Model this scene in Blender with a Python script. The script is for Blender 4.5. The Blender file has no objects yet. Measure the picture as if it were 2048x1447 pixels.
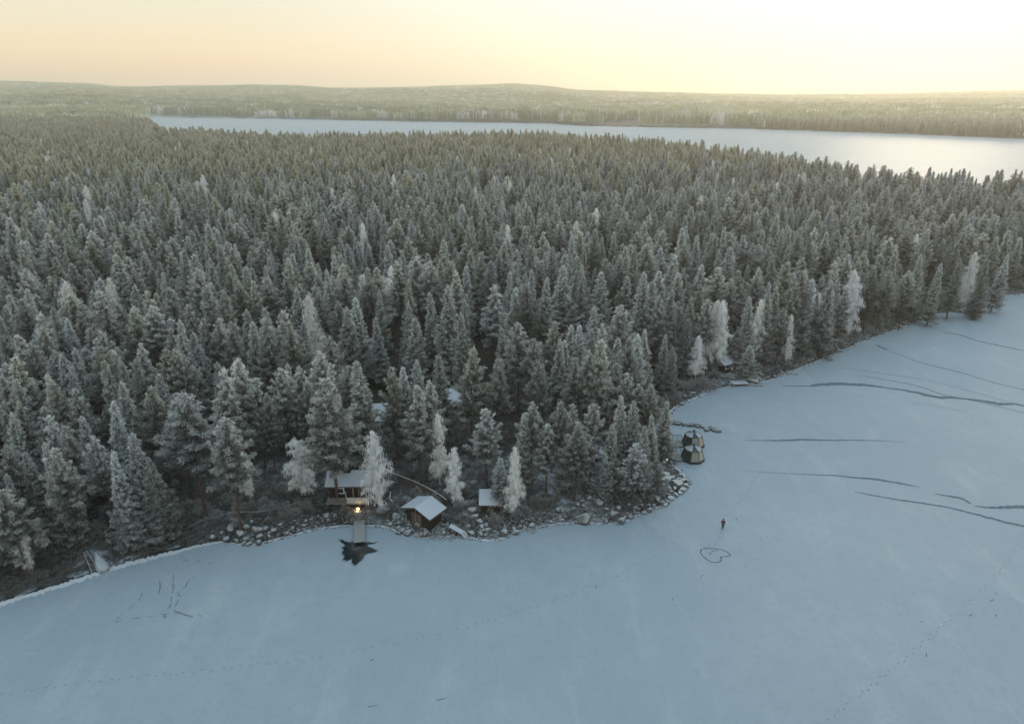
import bpy, bmesh, math, random
import numpy as np
from mathutils import Vector, Matrix

rng = np.random.default_rng(7)
random.seed(7)
R = math.radians
scene = bpy.context.scene

# ---------------------------------------------------------------- camera
F, CX, CY, CAM_H, PITCH = 1400.0, 1024.0, 723.5, 60.0, R(21.04)
cam_d = bpy.data.cameras.new('camera')
cam = bpy.data.objects.new('camera', cam_d)
scene.collection.objects.link(cam)
cam.location = (0, 0, CAM_H)
cam.rotation_euler = (R(90) - PITCH, 0, 0)
cam_d.sensor_width = 36.0
cam_d.lens = 36.0 * F / 2048.0
cam_d.clip_start, cam_d.clip_end = 1.0, 40000.0
scene.camera = cam
scene.render.resolution_x, scene.render.resolution_y = 1024, 723
scene.view_settings.view_transform = 'Standard'
scene.view_settings.look = 'None'
scene.view_settings.exposure = 0.0
scene.view_settings.gamma = 1.0
scene.cycles.max_bounces = 6
scene.cycles.diffuse_bounces = 3
scene.cycles.volume_bounces = 1
scene.cycles.use_denoising = True
scene.cycles.denoising_prefilter = 'ACCURATE'
cP, sP = math.cos(PITCH), math.sin(PITCH)

def G(x, y, z=0.0):
    """world point at height z seen at photo pixel (x, y) of 2048 x 1447"""
    a, b = (x - CX) / F, -(y - CY) / F
    d = Vector((a, cP + b * sP, -sP + b * cP))
    t = (z - CAM_H) / d.z
    return Vector((d.x * t, d.y * t, z))

def P(p):
    """photo pixel of a world point"""
    x, y, z = p[0], p[1], p[2] - CAM_H
    zc = y * cP - z * sP
    yc = y * sP + z * cP
    return CX + F * x / zc, CY - F * yc / zc

# ---------------------------------------------------------------- world: dawn sky
SUN_AZ, SUN_EL = R(30), R(4)
world = bpy.data.worlds.new('World')
scene.world = world
world.use_nodes = True
nt = world.node_tree
nt.nodes.clear()
def N(tree, kind, **kw):
    n = tree.nodes.new(kind)
    for k, v in kw.items():
        setattr(n, k, v)
    return n
def ramp(tree, stops, interp='LINEAR'):
    n = tree.nodes.new('ShaderNodeValToRGB')
    cr = n.color_ramp
    cr.interpolation = interp
    while len(cr.elements) > 1:
        cr.elements.remove(cr.elements[0])
    cr.elements[0].position = stops[0][0]
    cr.elements[0].color = (*stops[0][1], 1)
    for p, c in stops[1:]:
        e = cr.elements.new(p)
        e.color = (*c, 1)
    return n
out = N(nt, 'ShaderNodeOutputWorld')
bg = N(nt, 'ShaderNodeBackground')
tc = N(nt, 'ShaderNodeTexCoord')
sep = N(nt, 'ShaderNodeSeparateXYZ')
nt.links.new(tc.outputs['Generated'], sep.inputs[0])
el = N(nt, 'ShaderNodeMath', operation='POWER'); el.use_clamp = True
clampz = N(nt, 'ShaderNodeMath', operation='MAXIMUM'); clampz.inputs[1].default_value = 0.0
nt.links.new(sep.outputs['Z'], clampz.inputs[0])
nt.links.new(clampz.outputs[0], el.inputs[0]); el.inputs[1].default_value = 0.5
def zz(deg): return math.sqrt(math.sin(R(deg)))
cool = ramp(nt, [(0, (1.26, .72, .44)), (zz(1.0), (1.18, .73, .46)), (zz(3.0), (1.04, .81, .54)), (zz(6.5), (.85, .84, .69)), (zz(14), (.92, .96, .94)), (zz(35), (1.0, 1.17, 1.28)), (1, (1.04, 1.30, 1.48))])
warm = ramp(nt, [(0, (1.08, .92, .60)), (zz(1.0), (1.06, .98, .69)), (zz(3.0), (1.05, 1.01, .84)), (zz(6.5), (1.06, 1.05, .98)), (zz(14), (1.35, 1.30, 1.2)), (zz(35), (1.15, 1.30, 1.38)), (1, (1.04, 1.30, 1.48))])
nt.links.new(el.outputs[0], cool.inputs[0]); nt.links.new(el.outputs[0], warm.inputs[0])
dot = N(nt, 'ShaderNodeVectorMath', operation='DOT_PRODUCT')
nt.links.new(tc.outputs['Generated'], dot.inputs[0])
dot.inputs[1].default_value = (math.sin(R(34)), math.cos(R(34)), 0)
mr = N(nt, 'ShaderNodeMapRange', interpolation_type='SMOOTHSTEP')
mr.inputs['From Min'].default_value, mr.inputs['From Max'].default_value = .55, 1.0
nt.links.new(dot.outputs['Value'], mr.inputs['Value'])
mix = N(nt, 'ShaderNodeMix', data_type='RGBA')
nt.links.new(mr.outputs[0], mix.inputs[0])
nt.links.new(cool.outputs[0], mix.inputs[6]); nt.links.new(warm.outputs[0], mix.inputs[7])
sky = N(nt, 'ShaderNodeTexSky', sky_type='NISHITA')
sky.sun_disc = False
sky.sun_elevation, sky.sun_rotation = SUN_EL, SUN_AZ
sky.altitude, sky.air_density, sky.dust_density = 100, 1.0, 2.0
skm = N(nt, 'ShaderNodeMix', data_type='RGBA', blend_type='ADD')
skm.inputs[0].default_value = 0.02
nt.links.new(mix.outputs[2], skm.inputs[6]); nt.links.new(sky.outputs[0], skm.inputs[7])
# thin cloud bar low above the horizon
mp = N(nt, 'ShaderNodeMapping'); mp.inputs['Scale'].default_value = (2.2, 2.2, 110)
nz = N(nt, 'ShaderNodeTexNoise'); nz.inputs['Scale'].default_value = 1.6; nz.inputs['Detail'].default_value = 3
nt.links.new(tc.outputs['Generated'], mp.inputs[0]); nt.links.new(mp.outputs[0], nz.inputs['Vector'])
lo = N(nt, 'ShaderNodeMapRange', interpolation_type='SMOOTHSTEP')
lo.inputs['From Min'].default_value, lo.inputs['From Max'].default_value = math.sin(R(1.1)), math.sin(R(.3))
nt.links.new(sep.outputs['Z'], lo.inputs['Value'])
cl = N(nt, 'ShaderNodeMapRange', interpolation_type='SMOOTHSTEP')
cl.inputs['From Min'].default_value, cl.inputs['From Max'].default_value = .52, .66
nt.links.new(nz.outputs[0], cl.inputs['Value'])
cm = N(nt, 'ShaderNodeMath', operation='MULTIPLY'); nt.links.new(lo.outputs[0], cm.inputs[0]); nt.links.new(cl.outputs[0], cm.inputs[1])
cm2 = N(nt, 'ShaderNodeMath', operation='MULTIPLY'); nt.links.new(cm.outputs[0], cm2.inputs[0]); cm2.inputs[1].default_value = .5
cmx = N(nt, 'ShaderNodeMix', data_type='RGBA'); nt.links.new(cm2.outputs[0], cmx.inputs[0])
nt.links.new(skm.outputs[2], cmx.inputs[6]); cmx.inputs[7].default_value = (.80, .68, .52, 1)
nt.links.new(cmx.outputs[2], bg.inputs[0])
bg.inputs[1].default_value = 1.0
nt.links.new(bg.outputs[0], out.inputs[0])

sun_d = bpy.data.lights.new('sun', 'SUN')
sun_d.specular_factor = .15
sun_d.energy, sun_d.angle, sun_d.color = 1.5, R(12), (1.0, .80, .55)
sun = bpy.data.objects.new('sun', sun_d)
scene.collection.objects.link(sun)
sv = Vector((math.sin(SUN_AZ) * math.cos(R(5.5)), math.cos(SUN_AZ) * math.cos(R(5.5)), math.sin(R(5.5))))
sun.rotation_euler = sv.to_track_quat('Z', 'Y').to_euler()
sun.location = (200, 300, 200)

# ---------------------------------------------------------------- helpers
def tag(o, label=None, cat=None, group=None, kind=None):
    if label: o['label'] = label
    if cat: o['category'] = cat
    if group: o['group'] = group
    if kind: o['kind'] = kind
    return o

def link(name, me, parent=None):
    o = bpy.data.objects.new(name, me)
    scene.collection.objects.link(o)
    if parent: o.parent = parent
    return o

def empty(name, loc, rz=0):
    o = bpy.data.objects.new(name, None)
    scene.collection.objects.link(o)
    o.location = loc; o.rotation_euler = (0, 0, rz)
    o.empty_display_size = .3
    return o

def np_mesh(name, V, T, k, mats, mi=None, attrs=None, smooth=False):
    """V (n,3); T (m,k) faces of k corners; attrs {name: (type, values)} on points"""
    me = bpy.data.meshes.new(name)
    V = np.asarray(V, dtype=np.float32); T = np.asarray(T, dtype=np.int32)
    me.vertices.add(len(V)); me.vertices.foreach_set('co', V.ravel())
    m = len(T)
    if m:
        me.loops.add(m * k); me.loops.foreach_set('vertex_index', T.ravel())
        me.polygons.add(m)
        me.polygons.foreach_set('loop_start', np.arange(0, m * k, k, dtype=np.int32))
        me.polygons.foreach_set('loop_total', np.full(m, k, dtype=np.int32))
        if mi is not None: me.polygons.foreach_set('material_index', np.asarray(mi, dtype=np.int32))
        if smooth: me.polygons.foreach_set('use_smooth', np.ones(m, dtype=bool))
    for mt in mats: me.materials.append(mt)
    me.update(calc_edges=True)
    for an, (ty, va) in (attrs or {}).items():
        a = me.attributes.new(an, ty, 'POINT')
        a.data.foreach_set('vector' if ty == 'FLOAT_VECTOR' else 'value', np.asarray(va).ravel())
    return me

class MB:
    """collects shapes into one mesh"""
    def __init__(s): s.V, s.F = [], []
    def add(s, vs, fs):
        o = len(s.V); s.V += [tuple(v) for v in vs]; s.F += [tuple(i + o for i in f) for f in fs]; return s
    def box(s, c, d, rz=0, rx=0, ry=0):
        M = Matrix.Translation(c) @ Matrix.Rotation(rz, 4, 'Z') @ Matrix.Rotation(ry, 4, 'Y') @ Matrix.Rotation(rx, 4, 'X')
        vs = [M @ Vector((x * d[0] / 2, y * d[1] / 2, z * d[2] / 2)) for x in (-1, 1) for y in (-1, 1) for z in (-1, 1)]
        return s.add(vs, [(0, 1, 3, 2), (4, 6, 7, 5), (0, 4, 5, 1), (2, 3, 7, 6), (0, 2, 6, 4), (1, 5, 7, 3)])
    def beam(s, a, b, w, h=None):
        a, b = Vector(a), Vector(b); h = h or w
        d = (b - a); L = d.length; d.normalize()
        up = Vector((0, 0, 1)) if abs(d.z) < .95 else Vector((0, 1, 0))
        x = d.cross(up).normalized(); z = x.cross(d).normalized()
        vs = []
        for t in (a, b):
            for i, j in ((-1, -1), (1, -1), (1, 1), (-1, 1)):
                vs.append(t + x * (i * w / 2) + z * (j * h / 2))
        return s.add(vs, [(0, 1, 2, 3), (7, 6, 5, 4), (0, 4, 5, 1), (1, 5, 6, 2), (2, 6, 7, 3), (3, 7, 4, 0)])
    def tube(s, pts, rad, n=7):
        pts = [Vector(p) for p in pts]
        if not hasattr(rad, '__len__'): rad = [rad] * len(pts)
        vs, fs = [], []
        for i, p in enumerate(pts):
            d = (pts[min(i + 1, len(pts) - 1)] - pts[max(i - 1, 0)]).normalized()
            up = Vector((0, 0, 1)) if abs(d.z) < .9 else Vector((1, 0, 0))
            x = d.cross(up).normalized(); y = x.cross(d).normalized()
            for k in range(n):
                a = 2 * math.pi * k / n
                vs.append(p + (x * math.cos(a) + y * math.sin(a)) * rad[i])
        for i in range(len(pts) - 1):
            for k in range(n):
                fs.append((i * n + k, i * n + (k + 1) % n, (i + 1) * n + (k + 1) % n, (i + 1) * n + k))
        fs.append(tuple(range(n))[::-1]); fs.append(tuple(range((len(pts) - 1) * n, len(pts) * n)))
        return s.add(vs, fs)
    def slab(s, quad, th):
        """quad of 4+ points thickened downward by th"""
        q = [Vector(p) for p in quad]; n = len(q)
        lo = [p - Vector((0, 0, th)) for p in q]
        fs = [tuple(range(n)), tuple(range(2 * n - 1, n - 1, -1))]
        fs += [(i, n + i, n + (i + 1) % n, (i + 1) % n) for i in range(n)]
        return s.add(q + lo, fs)
    def build(s, name, mat, parent=None, bevel=0, smooth=False):
        me = bpy.data.meshes.new(name)
        me.from_pydata(s.V, [], s.F)
        bm = bmesh.new(); bm.from_mesh(me)
        bmesh.ops.recalc_face_normals(bm, faces=bm.faces)
        bm.to_mesh(me); bm.free()
        for m in (mat if isinstance(mat, (list, tuple)) else [mat]): me.materials.append(m)
        if smooth: me.polygons.foreach_set('use_smooth', [True] * len(me.polygons))
        o = link(name, me, parent)
        if bevel:
            b = o.modifiers.new('bevel', 'BEVEL'); b.width = bevel; b.segments = 1; b.limit_method = 'ANGLE'
        return o

# ---------------------------------------------------------------- materials
def mat(name, rough=.85, spec=.3):
    m = bpy.data.materials.new(name); m.use_nodes = True
    t = m.node_tree
    b = t.nodes['Principled BSDF']
    b.inputs['Roughness'].default_value = rough
    b.inputs['Specular IOR Level'].default_value = spec
    return m, t, b

def mixc(t, f, a, b):
    n = N(t, 'ShaderNodeMix', data_type='RGBA')
    for i, v in ((0, f), (6, a), (7, b)):
        if isinstance(v, bpy.types.NodeSocket): t.links.new(v, n.inputs[i])
        else: n.inputs[i].default_value = v if i == 0 else (*v, 1)
    return n.outputs[2]
def mth(t, op, a, b=None, clamp=False):
    n = N(t, 'ShaderNodeMath', operation=op); n.use_clamp = clamp
    for i, v in ((0, a), (1, b)):
        if v is None: continue
        if isinstance(v, bpy.types.NodeSocket): t.links.new(v, n.inputs[i])
        else: n.inputs[i].default_value = v
    return n.outputs[0]
def noise(t, scale, detail=4, coord='Object', rough=.55, vec=None, sc=None):
    n = N(t, 'ShaderNodeTexNoise'); n.inputs['Scale'].default_value = scale
    n.inputs['Detail'].default_value = detail; n.inputs['Roughness'].default_value = rough
    c = N(t, 'ShaderNodeTexCoord')
    v = c.outputs[coord]
    if sc:
        mp = N(t, 'ShaderNodeMapping'); mp.inputs['Scale'].default_value = sc
        t.links.new(v, mp.inputs[0]); v = mp.outputs[0]
    t.links.new(v, n.inputs['Vector'])
    return n.outputs[0]
def mrange(t, v, a, b, lo=0, hi=1, smooth=True):
    n = N(t, 'ShaderNodeMapRange', interpolation_type='SMOOTHSTEP' if smooth else 'LINEAR')
    t.links.new(v, n.inputs['Value'])
    for k, x in (('From Min', a), ('From Max', b), ('To Min', lo), ('To Max', hi)): n.inputs[k].default_value = x
    return n.outputs[0]
def bump(t, b, h, strength=.5, dist=.1):
    n = N(t, 'ShaderNodeBump'); n.inputs['Strength'].default_value = strength; n.inputs['Distance'].default_value = dist
    t.links.new(h, n.inputs['Height']); t.links.new(n.outputs[0], b.inputs['Normal'])

def foliage_mat(name, dark, frost, dark2, amount=1.0):
    m, t, b = mat(name, .9, .15)
    a = N(t, 'ShaderNodeAttribute', attribute_name='frost')
    oi = N(t, 'ShaderNodeObjectInfo')
    rnd = oi.outputs['Random']
    base = mixc(t, rnd, dark, dark2)
    r2 = mth(t, 'FRACT', mth(t, 'MULTIPLY', rnd, 7.31))
    fr = mixc(t, r2, frost, tuple(c * k for c, k in zip(frost, (.90, .90, .80))))
    f = mth(t, 'MULTIPLY', a.outputs['Fac'], mrange(t, mth(t, 'FRACT', mth(t, 'MULTIPLY', rnd, 13.7)), 0, 1, .64 * amount, 1.22 * amount, False), True)
    col = mixc(t, f, base, fr)
    t.links.new(col, b.inputs['Base Color'])
    tr = N(t, 'ShaderNodeBsdfTranslucent'); t.links.new(col, tr.inputs[0])
    ms = N(t, 'ShaderNodeMixShader'); ms.inputs[0].default_value = .35
    t.links.new(b.outputs[0], ms.inputs[1]); t.links.new(tr.outputs[0], ms.inputs[2])
    t.links.new(ms.outputs[0], t.nodes['Material Output'].inputs[0])
    return m
def frosted(name, base, base2, frost=(.52, .57, .60), lo=.35, hi=.85, scale=3.0, maxf=.85, rough=.85):
    """dull material whose upward faces carry frost"""
    m, t, b = mat(name, rough, .2)
    g = N(t, 'ShaderNodeNewGeometry'); s = N(t, 'ShaderNodeSeparateXYZ')
    t.links.new(g.outputs['Normal'], s.inputs[0])
    n = noise(t, scale, 5)
    u = mrange(t, mth(t, 'ADD', s.outputs['Z'], mth(t, 'MULTIPLY', mth(t, 'SUBTRACT', n, .5), .9)), lo, hi, 0, maxf)
    t.links.new(mixc(t, u, mixc(t, noise(t, scale * .4, 3), base, base2), frost), b.inputs['Base Color'])
    bump(t, b, noise(t, scale * 2, 5), .4, .05)
    return m
M = {}
M['pine'] = foliage_mat('pine_needles_frosted', (.045, .052, .048), (.96, .98, .98), (.065, .062, .052))
M['spruce'] = foliage_mat('spruce_needles_frosted', (.040, .054, .052), (.94, .97, .98), (.05, .056, .050))
M['birch'] = foliage_mat('birch_twigs_frosted', (.42, .41, .42), (.98, .98, .99), (.46, .44, .44))
M['shrub'] = foliage_mat('shrub_twigs_frosted', (.07, .058, .052), (.50, .53, .55), (.10, .075, .062))
M['grass'] = foliage_mat('grass_blades_frosted', (.05, .045, .038), (.36, .39, .41), (.075, .058, .046))
M['pine_haze_tint'] = foliage_mat('pine_needles_haze_tint', (.10, .10, .055), (1.0, .97, .84), (.12, .105, .06))  # rear-forest copies: warm distance haze painted into needle and frost colour
M['spruce_haze_tint'] = foliage_mat('spruce_needles_haze_tint', (.09, .10, .058), (.98, .96, .84), (.105, .10, .06))
M['far_pine'] = foliage_mat('far_needles', (.065, .075, .030), (.74, .77, .56), (.085, .085, .038))  # greener far needles, with warm distance light tinted into the frost colour
M['bark'] = frosted('pine_bark', (.050, .036, .030), (.085, .055, .042), (.42, .45, .46), .5, 1.2, 2.0, .6)
M['bark_dark'] = frosted('spruce_bark', (.035, .030, .027), (.06, .05, .042), (.42, .45, .46), .5, 1.2, 2.0, .6)
M['bark_birch'] = frosted('birch_bark', (.45, .44, .42), (.18, .16, .15), (.62, .65, .68), .5, 1.2, 3.0, .6)
M['rock'] = frosted('granite_frosted', (.055, .057, .060), (.12, .11, .10), (.30, .33, .35), .3, 1.0, 1.6, .8)
M['roof'] = frosted('roof_snow', (.21, .245, .28), (.26, .295, .33), (.31, .345, .38), .3, .9, .8, .9)
M['slab'] = frosted('slab_snow', (.17, .18, .18), (.22, .22, .21), (.33, .35, .35), .3, .9, 1.2, .9)
def planks(name, base, base2, scale=6.0, axis=(1, 0, 0), rough=.85):
    m, t, b = mat(name, rough, .2)
    w = N(t, 'ShaderNodeTexWave', wave_type='BANDS', bands_direction='X' if axis[0] else ('Y' if axis[1] else 'Z'))
    w.inputs['Scale'].default_value = scale; w.inputs['Distortion'].default_value = .4
    c = N(t, 'ShaderNodeTexCoord'); t.links.new(c.outputs['Object'], w.inputs['Vector'])
    k = mrange(t, w.outputs['Fac'], .0, .25)
    t.links.new(mixc(t, k, tuple(x * .35 for x in base), mixc(t, noise(t, 1.7, 4), base, base2)), b.inputs['Base Color'])
    bump(t, b, k, .5, .03)
    return m
M['logs'] = planks('log_wall_brown', (.020, .014, .011), (.034, .023, .018), 2.2, (0, 0, 1))
M['boards'] = planks('board_wall_brown', (.019, .013, .010), (.034, .022, .018), 3.0, (1, 0, 0))
M['deck'] = frosted('deck_boards', (.10, .10, .095), (.15, .14, .13), (.24, .27, .28), .4, 1.1, 5, .6)
M['timber'] = frosted('timber_dark', (.07, .05, .04), (.12, .09, .07), (.5, .53, .55), .5, 1.3, 3, .6)
M['rail'] = frosted('rail_frosted', (.20, .19, .18), (.28, .27, .26), (.48, .51, .53), .3, .9, 4, .8)
M['white'] = mat('white_paint', .6)[0]; M['white'].node_tree.nodes['Principled BSDF'].inputs['Base Color'].default_value = (.72, .74, .74, 1)
M['metal'] = mat('dark_metal', .5, .5)[0]; M['metal'].node_tree.nodes['Principled BSDF'].inputs['Base Color'].default_value = (.035, .038, .04, 1)
def plain(name, c, rough=.7, spec=.3):
    m, t, b = mat(name, rough, spec); b.inputs['Base Color'].default_value = (*c, 1); return m
M['glass'] = plain('window_glass', (.03, .04, .05), .12, .5)
M['railglass'] = plain('frosted_rail_glass', (.24, .28, .30), .35, .5)
M['brick'] = frosted('chimney_brick', (.018, .014, .012), (.03, .022, .018), (.2, .22, .23), .7, 1.5, 4, .3)
# ---------------------------------------------------------------- shoreline and terrain
SHORE = [(-900, 1560), (-500, 1400), (-200, 1275), (0, 1208), (100, 1178), (220, 1138), (330, 1108), (440, 1083), (480, 1088), (520, 1086), (560, 1076),
         (620, 1060), (680, 1051), (735, 1050), (775, 1054), (800, 1064), (850, 1074), (900, 1072), (935, 1074), (960, 1079), (995, 1078), (1040, 1062), (1100, 1048),
         (1160, 1044), (1240, 1045), (1290, 1022), (1325, 1010), (1350, 992), (1372, 974), (1374, 958), (1362, 944), (1345, 930), (1326, 912), (1305, 890),
         (1296, 868), (1310, 852), (1330, 838), (1348, 815), (1380, 799), (1440, 776), (1490, 768), (1525, 764), (1560, 750), (1600, 735),
         (1650, 715), (1720, 685), (1760, 670), (1830, 645), (1855, 630), (1900, 624), (1960, 606), (2000, 592), (2048, 587), (2500, 540), (3000, 510), (3600, 490)]
FARTOP = [(296, 233), (330, 235), (560, 238), (800, 243), (1100, 247), (1160, 252), (1500, 258), (1800, 268), (2048, 278), (2400, 292), (3000, 318)]
FARLOW = [(3000, 360), (2400, 355), (2048, 350), (1900, 341), (1700, 325), (1600, 312), (1500, 297), (1400, 283), (1300, 275), (1100, 263), (900, 263), (700, 265), (540, 264), (440, 258), (345, 255)]
near_poly = [G(x, y)[:2] for x, y in SHORE]
near_lake = np.array(near_poly + [(1500, 250), (1500, -600), (-1500, -600), (-1500, -100)])
far_lake = np.array([G(x, y)[:2] for x, y in FARTOP] + [G(x, y, 19.5)[:2] for x, y in FARLOW] + [G(322, 249, 19.5)[:2], G(300, 243, 12)[:2]])

def poly_sd(poly, X, Y):
    """distance to the polygon outline, negative inside it"""
    X = np.asarray(X, float); Y = np.asarray(Y, float)
    best = np.full(X.shape, 1e12); ins = np.zeros(X.shape, bool)
    n = len(poly)
    for i in range(n):
        ax, ay = poly[i]; bx, by = poly[(i + 1) % n]
        ex, ey = bx - ax, by - ay
        L = ex * ex + ey * ey + 1e-9
        t = np.clip(((X - ax) * ex + (Y - ay) * ey) / L, 0, 1)
        dx, dy = X - ax - t * ex, Y - ay - t * ey
        best = np.minimum(best, dx * dx + dy * dy)
        if ay != by:
            ins ^= ((ay > Y) != (by > Y)) & (X < ex * (Y - ay) / (by - ay + 0.0) + ax)
    d = np.sqrt(best)
    return np.where(ins, -d, d)

def wob(X, Y, scale, seed, n=5):
    """smooth noise in -1..1"""
    r = np.random.default_rng(seed)
    s = np.zeros(np.shape(X))
    for k in range(n):
        a = r.uniform(0, 2 * math.pi); f = (1.0 + .7 * k) / scale * 2 * math.pi * .6
        s = s + np.sin(X * math.cos(a) * f + Y * math.sin(a) * f + r.uniform(0, 6.28)) / (1 + .45 * k)
    return s / 2.4

RIDGE = [(-600, 170), (0, 163), (170, 167), (230, 174), (370, 172), (500, 170), (600, 171), (660, 176), (700, 176), (850, 174), (880, 172), (950, 171), (1020, 168),
         (1090, 172), (1150, 180), (1260, 183), (1420, 187), (1560, 189), (1700, 188), (1800, 187), (1900, 184), (2048, 181), (2700, 178)]
rx_, ry_ = np.array(RIDGE, float).T
RD = 6400.0
bb = (CY - ry_) / F
r_slope = (-sP + bb * cP) / (cP + bb * sP)
def sm(t):
    t = np.clip(t, 0, 1); return t * t * (3 - 2 * t)
def height(X, Y):
    X = np.asarray(X, float); Y = np.asarray(Y, float)
    d = np.full(X.shape, 500.0)
    k = (Y < 2400) & (np.abs(X) < 2600)
    if k.any():
        d1 = poly_sd(near_lake, X[k], Y[k]); d1 = d1 + .35 * wob(X[k], Y[k], 5, 3)
        d2 = poly_sd(far_lake, X[k], Y[k]) + 1.5 * wob(X[k], Y[k], 60, 4)
        d[k] = np.minimum(d1, d2)
    beach = sm((-38 - X) / 8) * (Y < 120)
    steep = sm(d / 3.0) * .75 + sm(d / 14.0) * 1.1
    gentle = sm(d / 9.0) * .9 + sm((d - 5) / 14.0) * 1.0
    z = np.where(d > 0, steep * (1 - beach) + gentle * beach, np.maximum(d * .5, -.8))
    z = z + np.where(d > 1, .12 * wob(X, Y, 6, 9) + .25 * sm(d / 40) * (1 + wob(X, Y, 45, 11)), 0)
    px = CX + F * (X / np.maximum(Y, 1)) / cP
    hr = np.interp(px, rx_, CAM_H + r_slope * RD) - 19
    far = np.sqrt(sm((Y - 1750) / (RD - 1750))) * sm((Y - 1750) / 700)
    mid = sm((Y - 2000) / 1200)
    up = (hr - 3) * np.where(Y < RD, sm((Y - 1900) / (RD - 1900)) ** .8, 1) - np.maximum(Y - RD, 0) * .02
    up = up + mid * 9 * wob(X, Y * .45, 900, 21) * sm((RD - Y) / 2500)
    hill = 22 * np.exp(-((X + 1750) / 650) ** 2 - ((Y - 2500) / 330) ** 2) + 10 * np.exp(-((X - 1900) / 500) ** 2 - ((Y - 2300) / 250) ** 2)
    return z + np.where(Y > 1900, up, 0) + hill
def hz(x, y): return float(height(np.array([x]), np.array([y]))[0])
def sdist(X, Y): return np.minimum(poly_sd(near_lake, X, Y), poly_sd(far_lake, X, Y))

az = np.linspace(R(-60), R(60), 620)
rr = np.concatenate([np.geomspace(52, 260, 420), np.geomspace(262, 9500, 300)])
A_, R_ = np.meshgrid(az, rr)
X_, Y_ = (R_ * np.sin(A_)).ravel(), (R_ * np.cos(A_)).ravel()
Z_ = height(X_, Y_)
nc = len(az)
ii = np.arange(len(rr) - 1)[:, None] * nc + np.arange(nc - 1)[None, :]
quads = np.stack([ii, ii + 1, ii + 1 + nc, ii + nc], -1).reshape(-1, 4)
keep = Z_[quads].max(1) > -.45
quads = quads[keep]
# frost cover of the ground: lawns and openings are whiter, banks and beach are browner
fr = .30 + .22 * wob(X_, Y_, 14, 31) + .16 * wob(X_, Y_, 4, 32)
for (gx, gy, rad, amt) in [(1105, 955, 9, .28), (1075, 930, 6, .25), (880, 870, 5, .45), (575, 925, 7, .4), (1010, 940, 5, .3), (700, 960, 4, .3), (1230, 940, 5, .35), (1460, 735, 5, .3)]:
    g = G(gx, gy, 1.5); fr = fr + amt * np.exp(-((X_ - g.x) ** 2 + (Y_ - g.y) ** 2) / rad ** 2)
fr = fr - .10 * sm((-38 - X_) / 8) * (Y_ < 96)
dsh = sdist(X_, Y_)
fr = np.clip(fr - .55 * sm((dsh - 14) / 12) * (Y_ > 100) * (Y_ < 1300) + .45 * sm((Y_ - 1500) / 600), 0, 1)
used = np.unique(quads); remap = np.full(len(X_), -1); remap[used] = np.arange(len(used))
m, t, b = mat('forest_floor', .95, .1)
a = N(t, 'ShaderNodeAttribute', attribute_name='frost')
n1 = noise(t, 1.4, 6); n2 = noise(t, 6, 4)
f = mth(t, 'ADD', a.outputs['Fac'], mth(t, 'MULTIPLY', mth(t, 'SUBTRACT', n1, .5), 1.1))
f = mrange(t, mth(t, 'ADD', f, mth(t, 'MULTIPLY', mth(t, 'SUBTRACT', n2, .5), .9)), .15, .95, 0, .9)
t.links.new(mixc(t, f, mixc(t, noise(t, .35, 3), (.016, .016, .015), (.034, .029, .025)), (.33, .375, .41)), b.inputs['Base Color'])
bump(t, b, n2, .6, .15)
tag(link('ground', np_mesh('ground', np.stack([X_, Y_, Z_], 1)[used], remap[quads], 4, [m], attrs={'frost': ('FLOAT', fr[used])}, smooth=True)), kind='structure')

# ---------------------------------------------------------------- lake ice
m, t, b = mat('snowy_ice', .58, .42)
n1 = noise(t, .035, 5); n2 = noise(t, .35, 6); n3 = noise(t, 5.0, 4)
c1 = mixc(t, mrange(t, n1, .3, .7), (.158, .212, .256), (.196, .250, .290))
c2 = mixc(t, mrange(t, n2, .35, .75, 0, .55), c1, (.154, .206, .247))
c3 = mixc(t, mrange(t, n3, .25, .75, 0, .34), c2, (.262, .312, .338))
n4 = noise(t, .22, 6, sc=(1.0, .28, 1), rough=.65); n5 = noise(t, 1.1, 5, rough=.7)
c4 = mixc(t, mrange(t, n4, .50, .72, 0, .45), c3, (.255, .303, .330))
c5 = mixc(t, mrange(t, n5, .30, .52, .40, 0), c4, (.150, .195, .222))
t.links.new(c5, b.inputs['Base Color'])
bump(t, b, mth(t, 'ADD', n3, mth(t, 'MULTIPLY', n2, 2)), .35, .08)
ang = np.linspace(0, 2 * math.pi, 97)[:-1]
V = [(0, 0, 0)]; Fq = []
mb = MB()
rings = [60, 200, 800, 3000, 9000]
vs = [(0, 0, 0)] + [(r_ * math.cos(q), r_ * math.sin(q), 0) for r_ in rings for q in ang]
fs = [(0, 1 + i, 1 + (i + 1) % 96) for i in range(96)]
for k in range(len(rings) - 1):
    fs += [(1 + k * 96 + i, 1 + (k + 1) * 96 + i, 1 + (k + 1) * 96 + (i + 1) % 96, 1 + k * 96 + (i + 1) % 96) for i in range(96)]
mb.add(vs, fs)
ice = mb.build('lake_ice', m); tag(ice, kind='structure')

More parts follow.
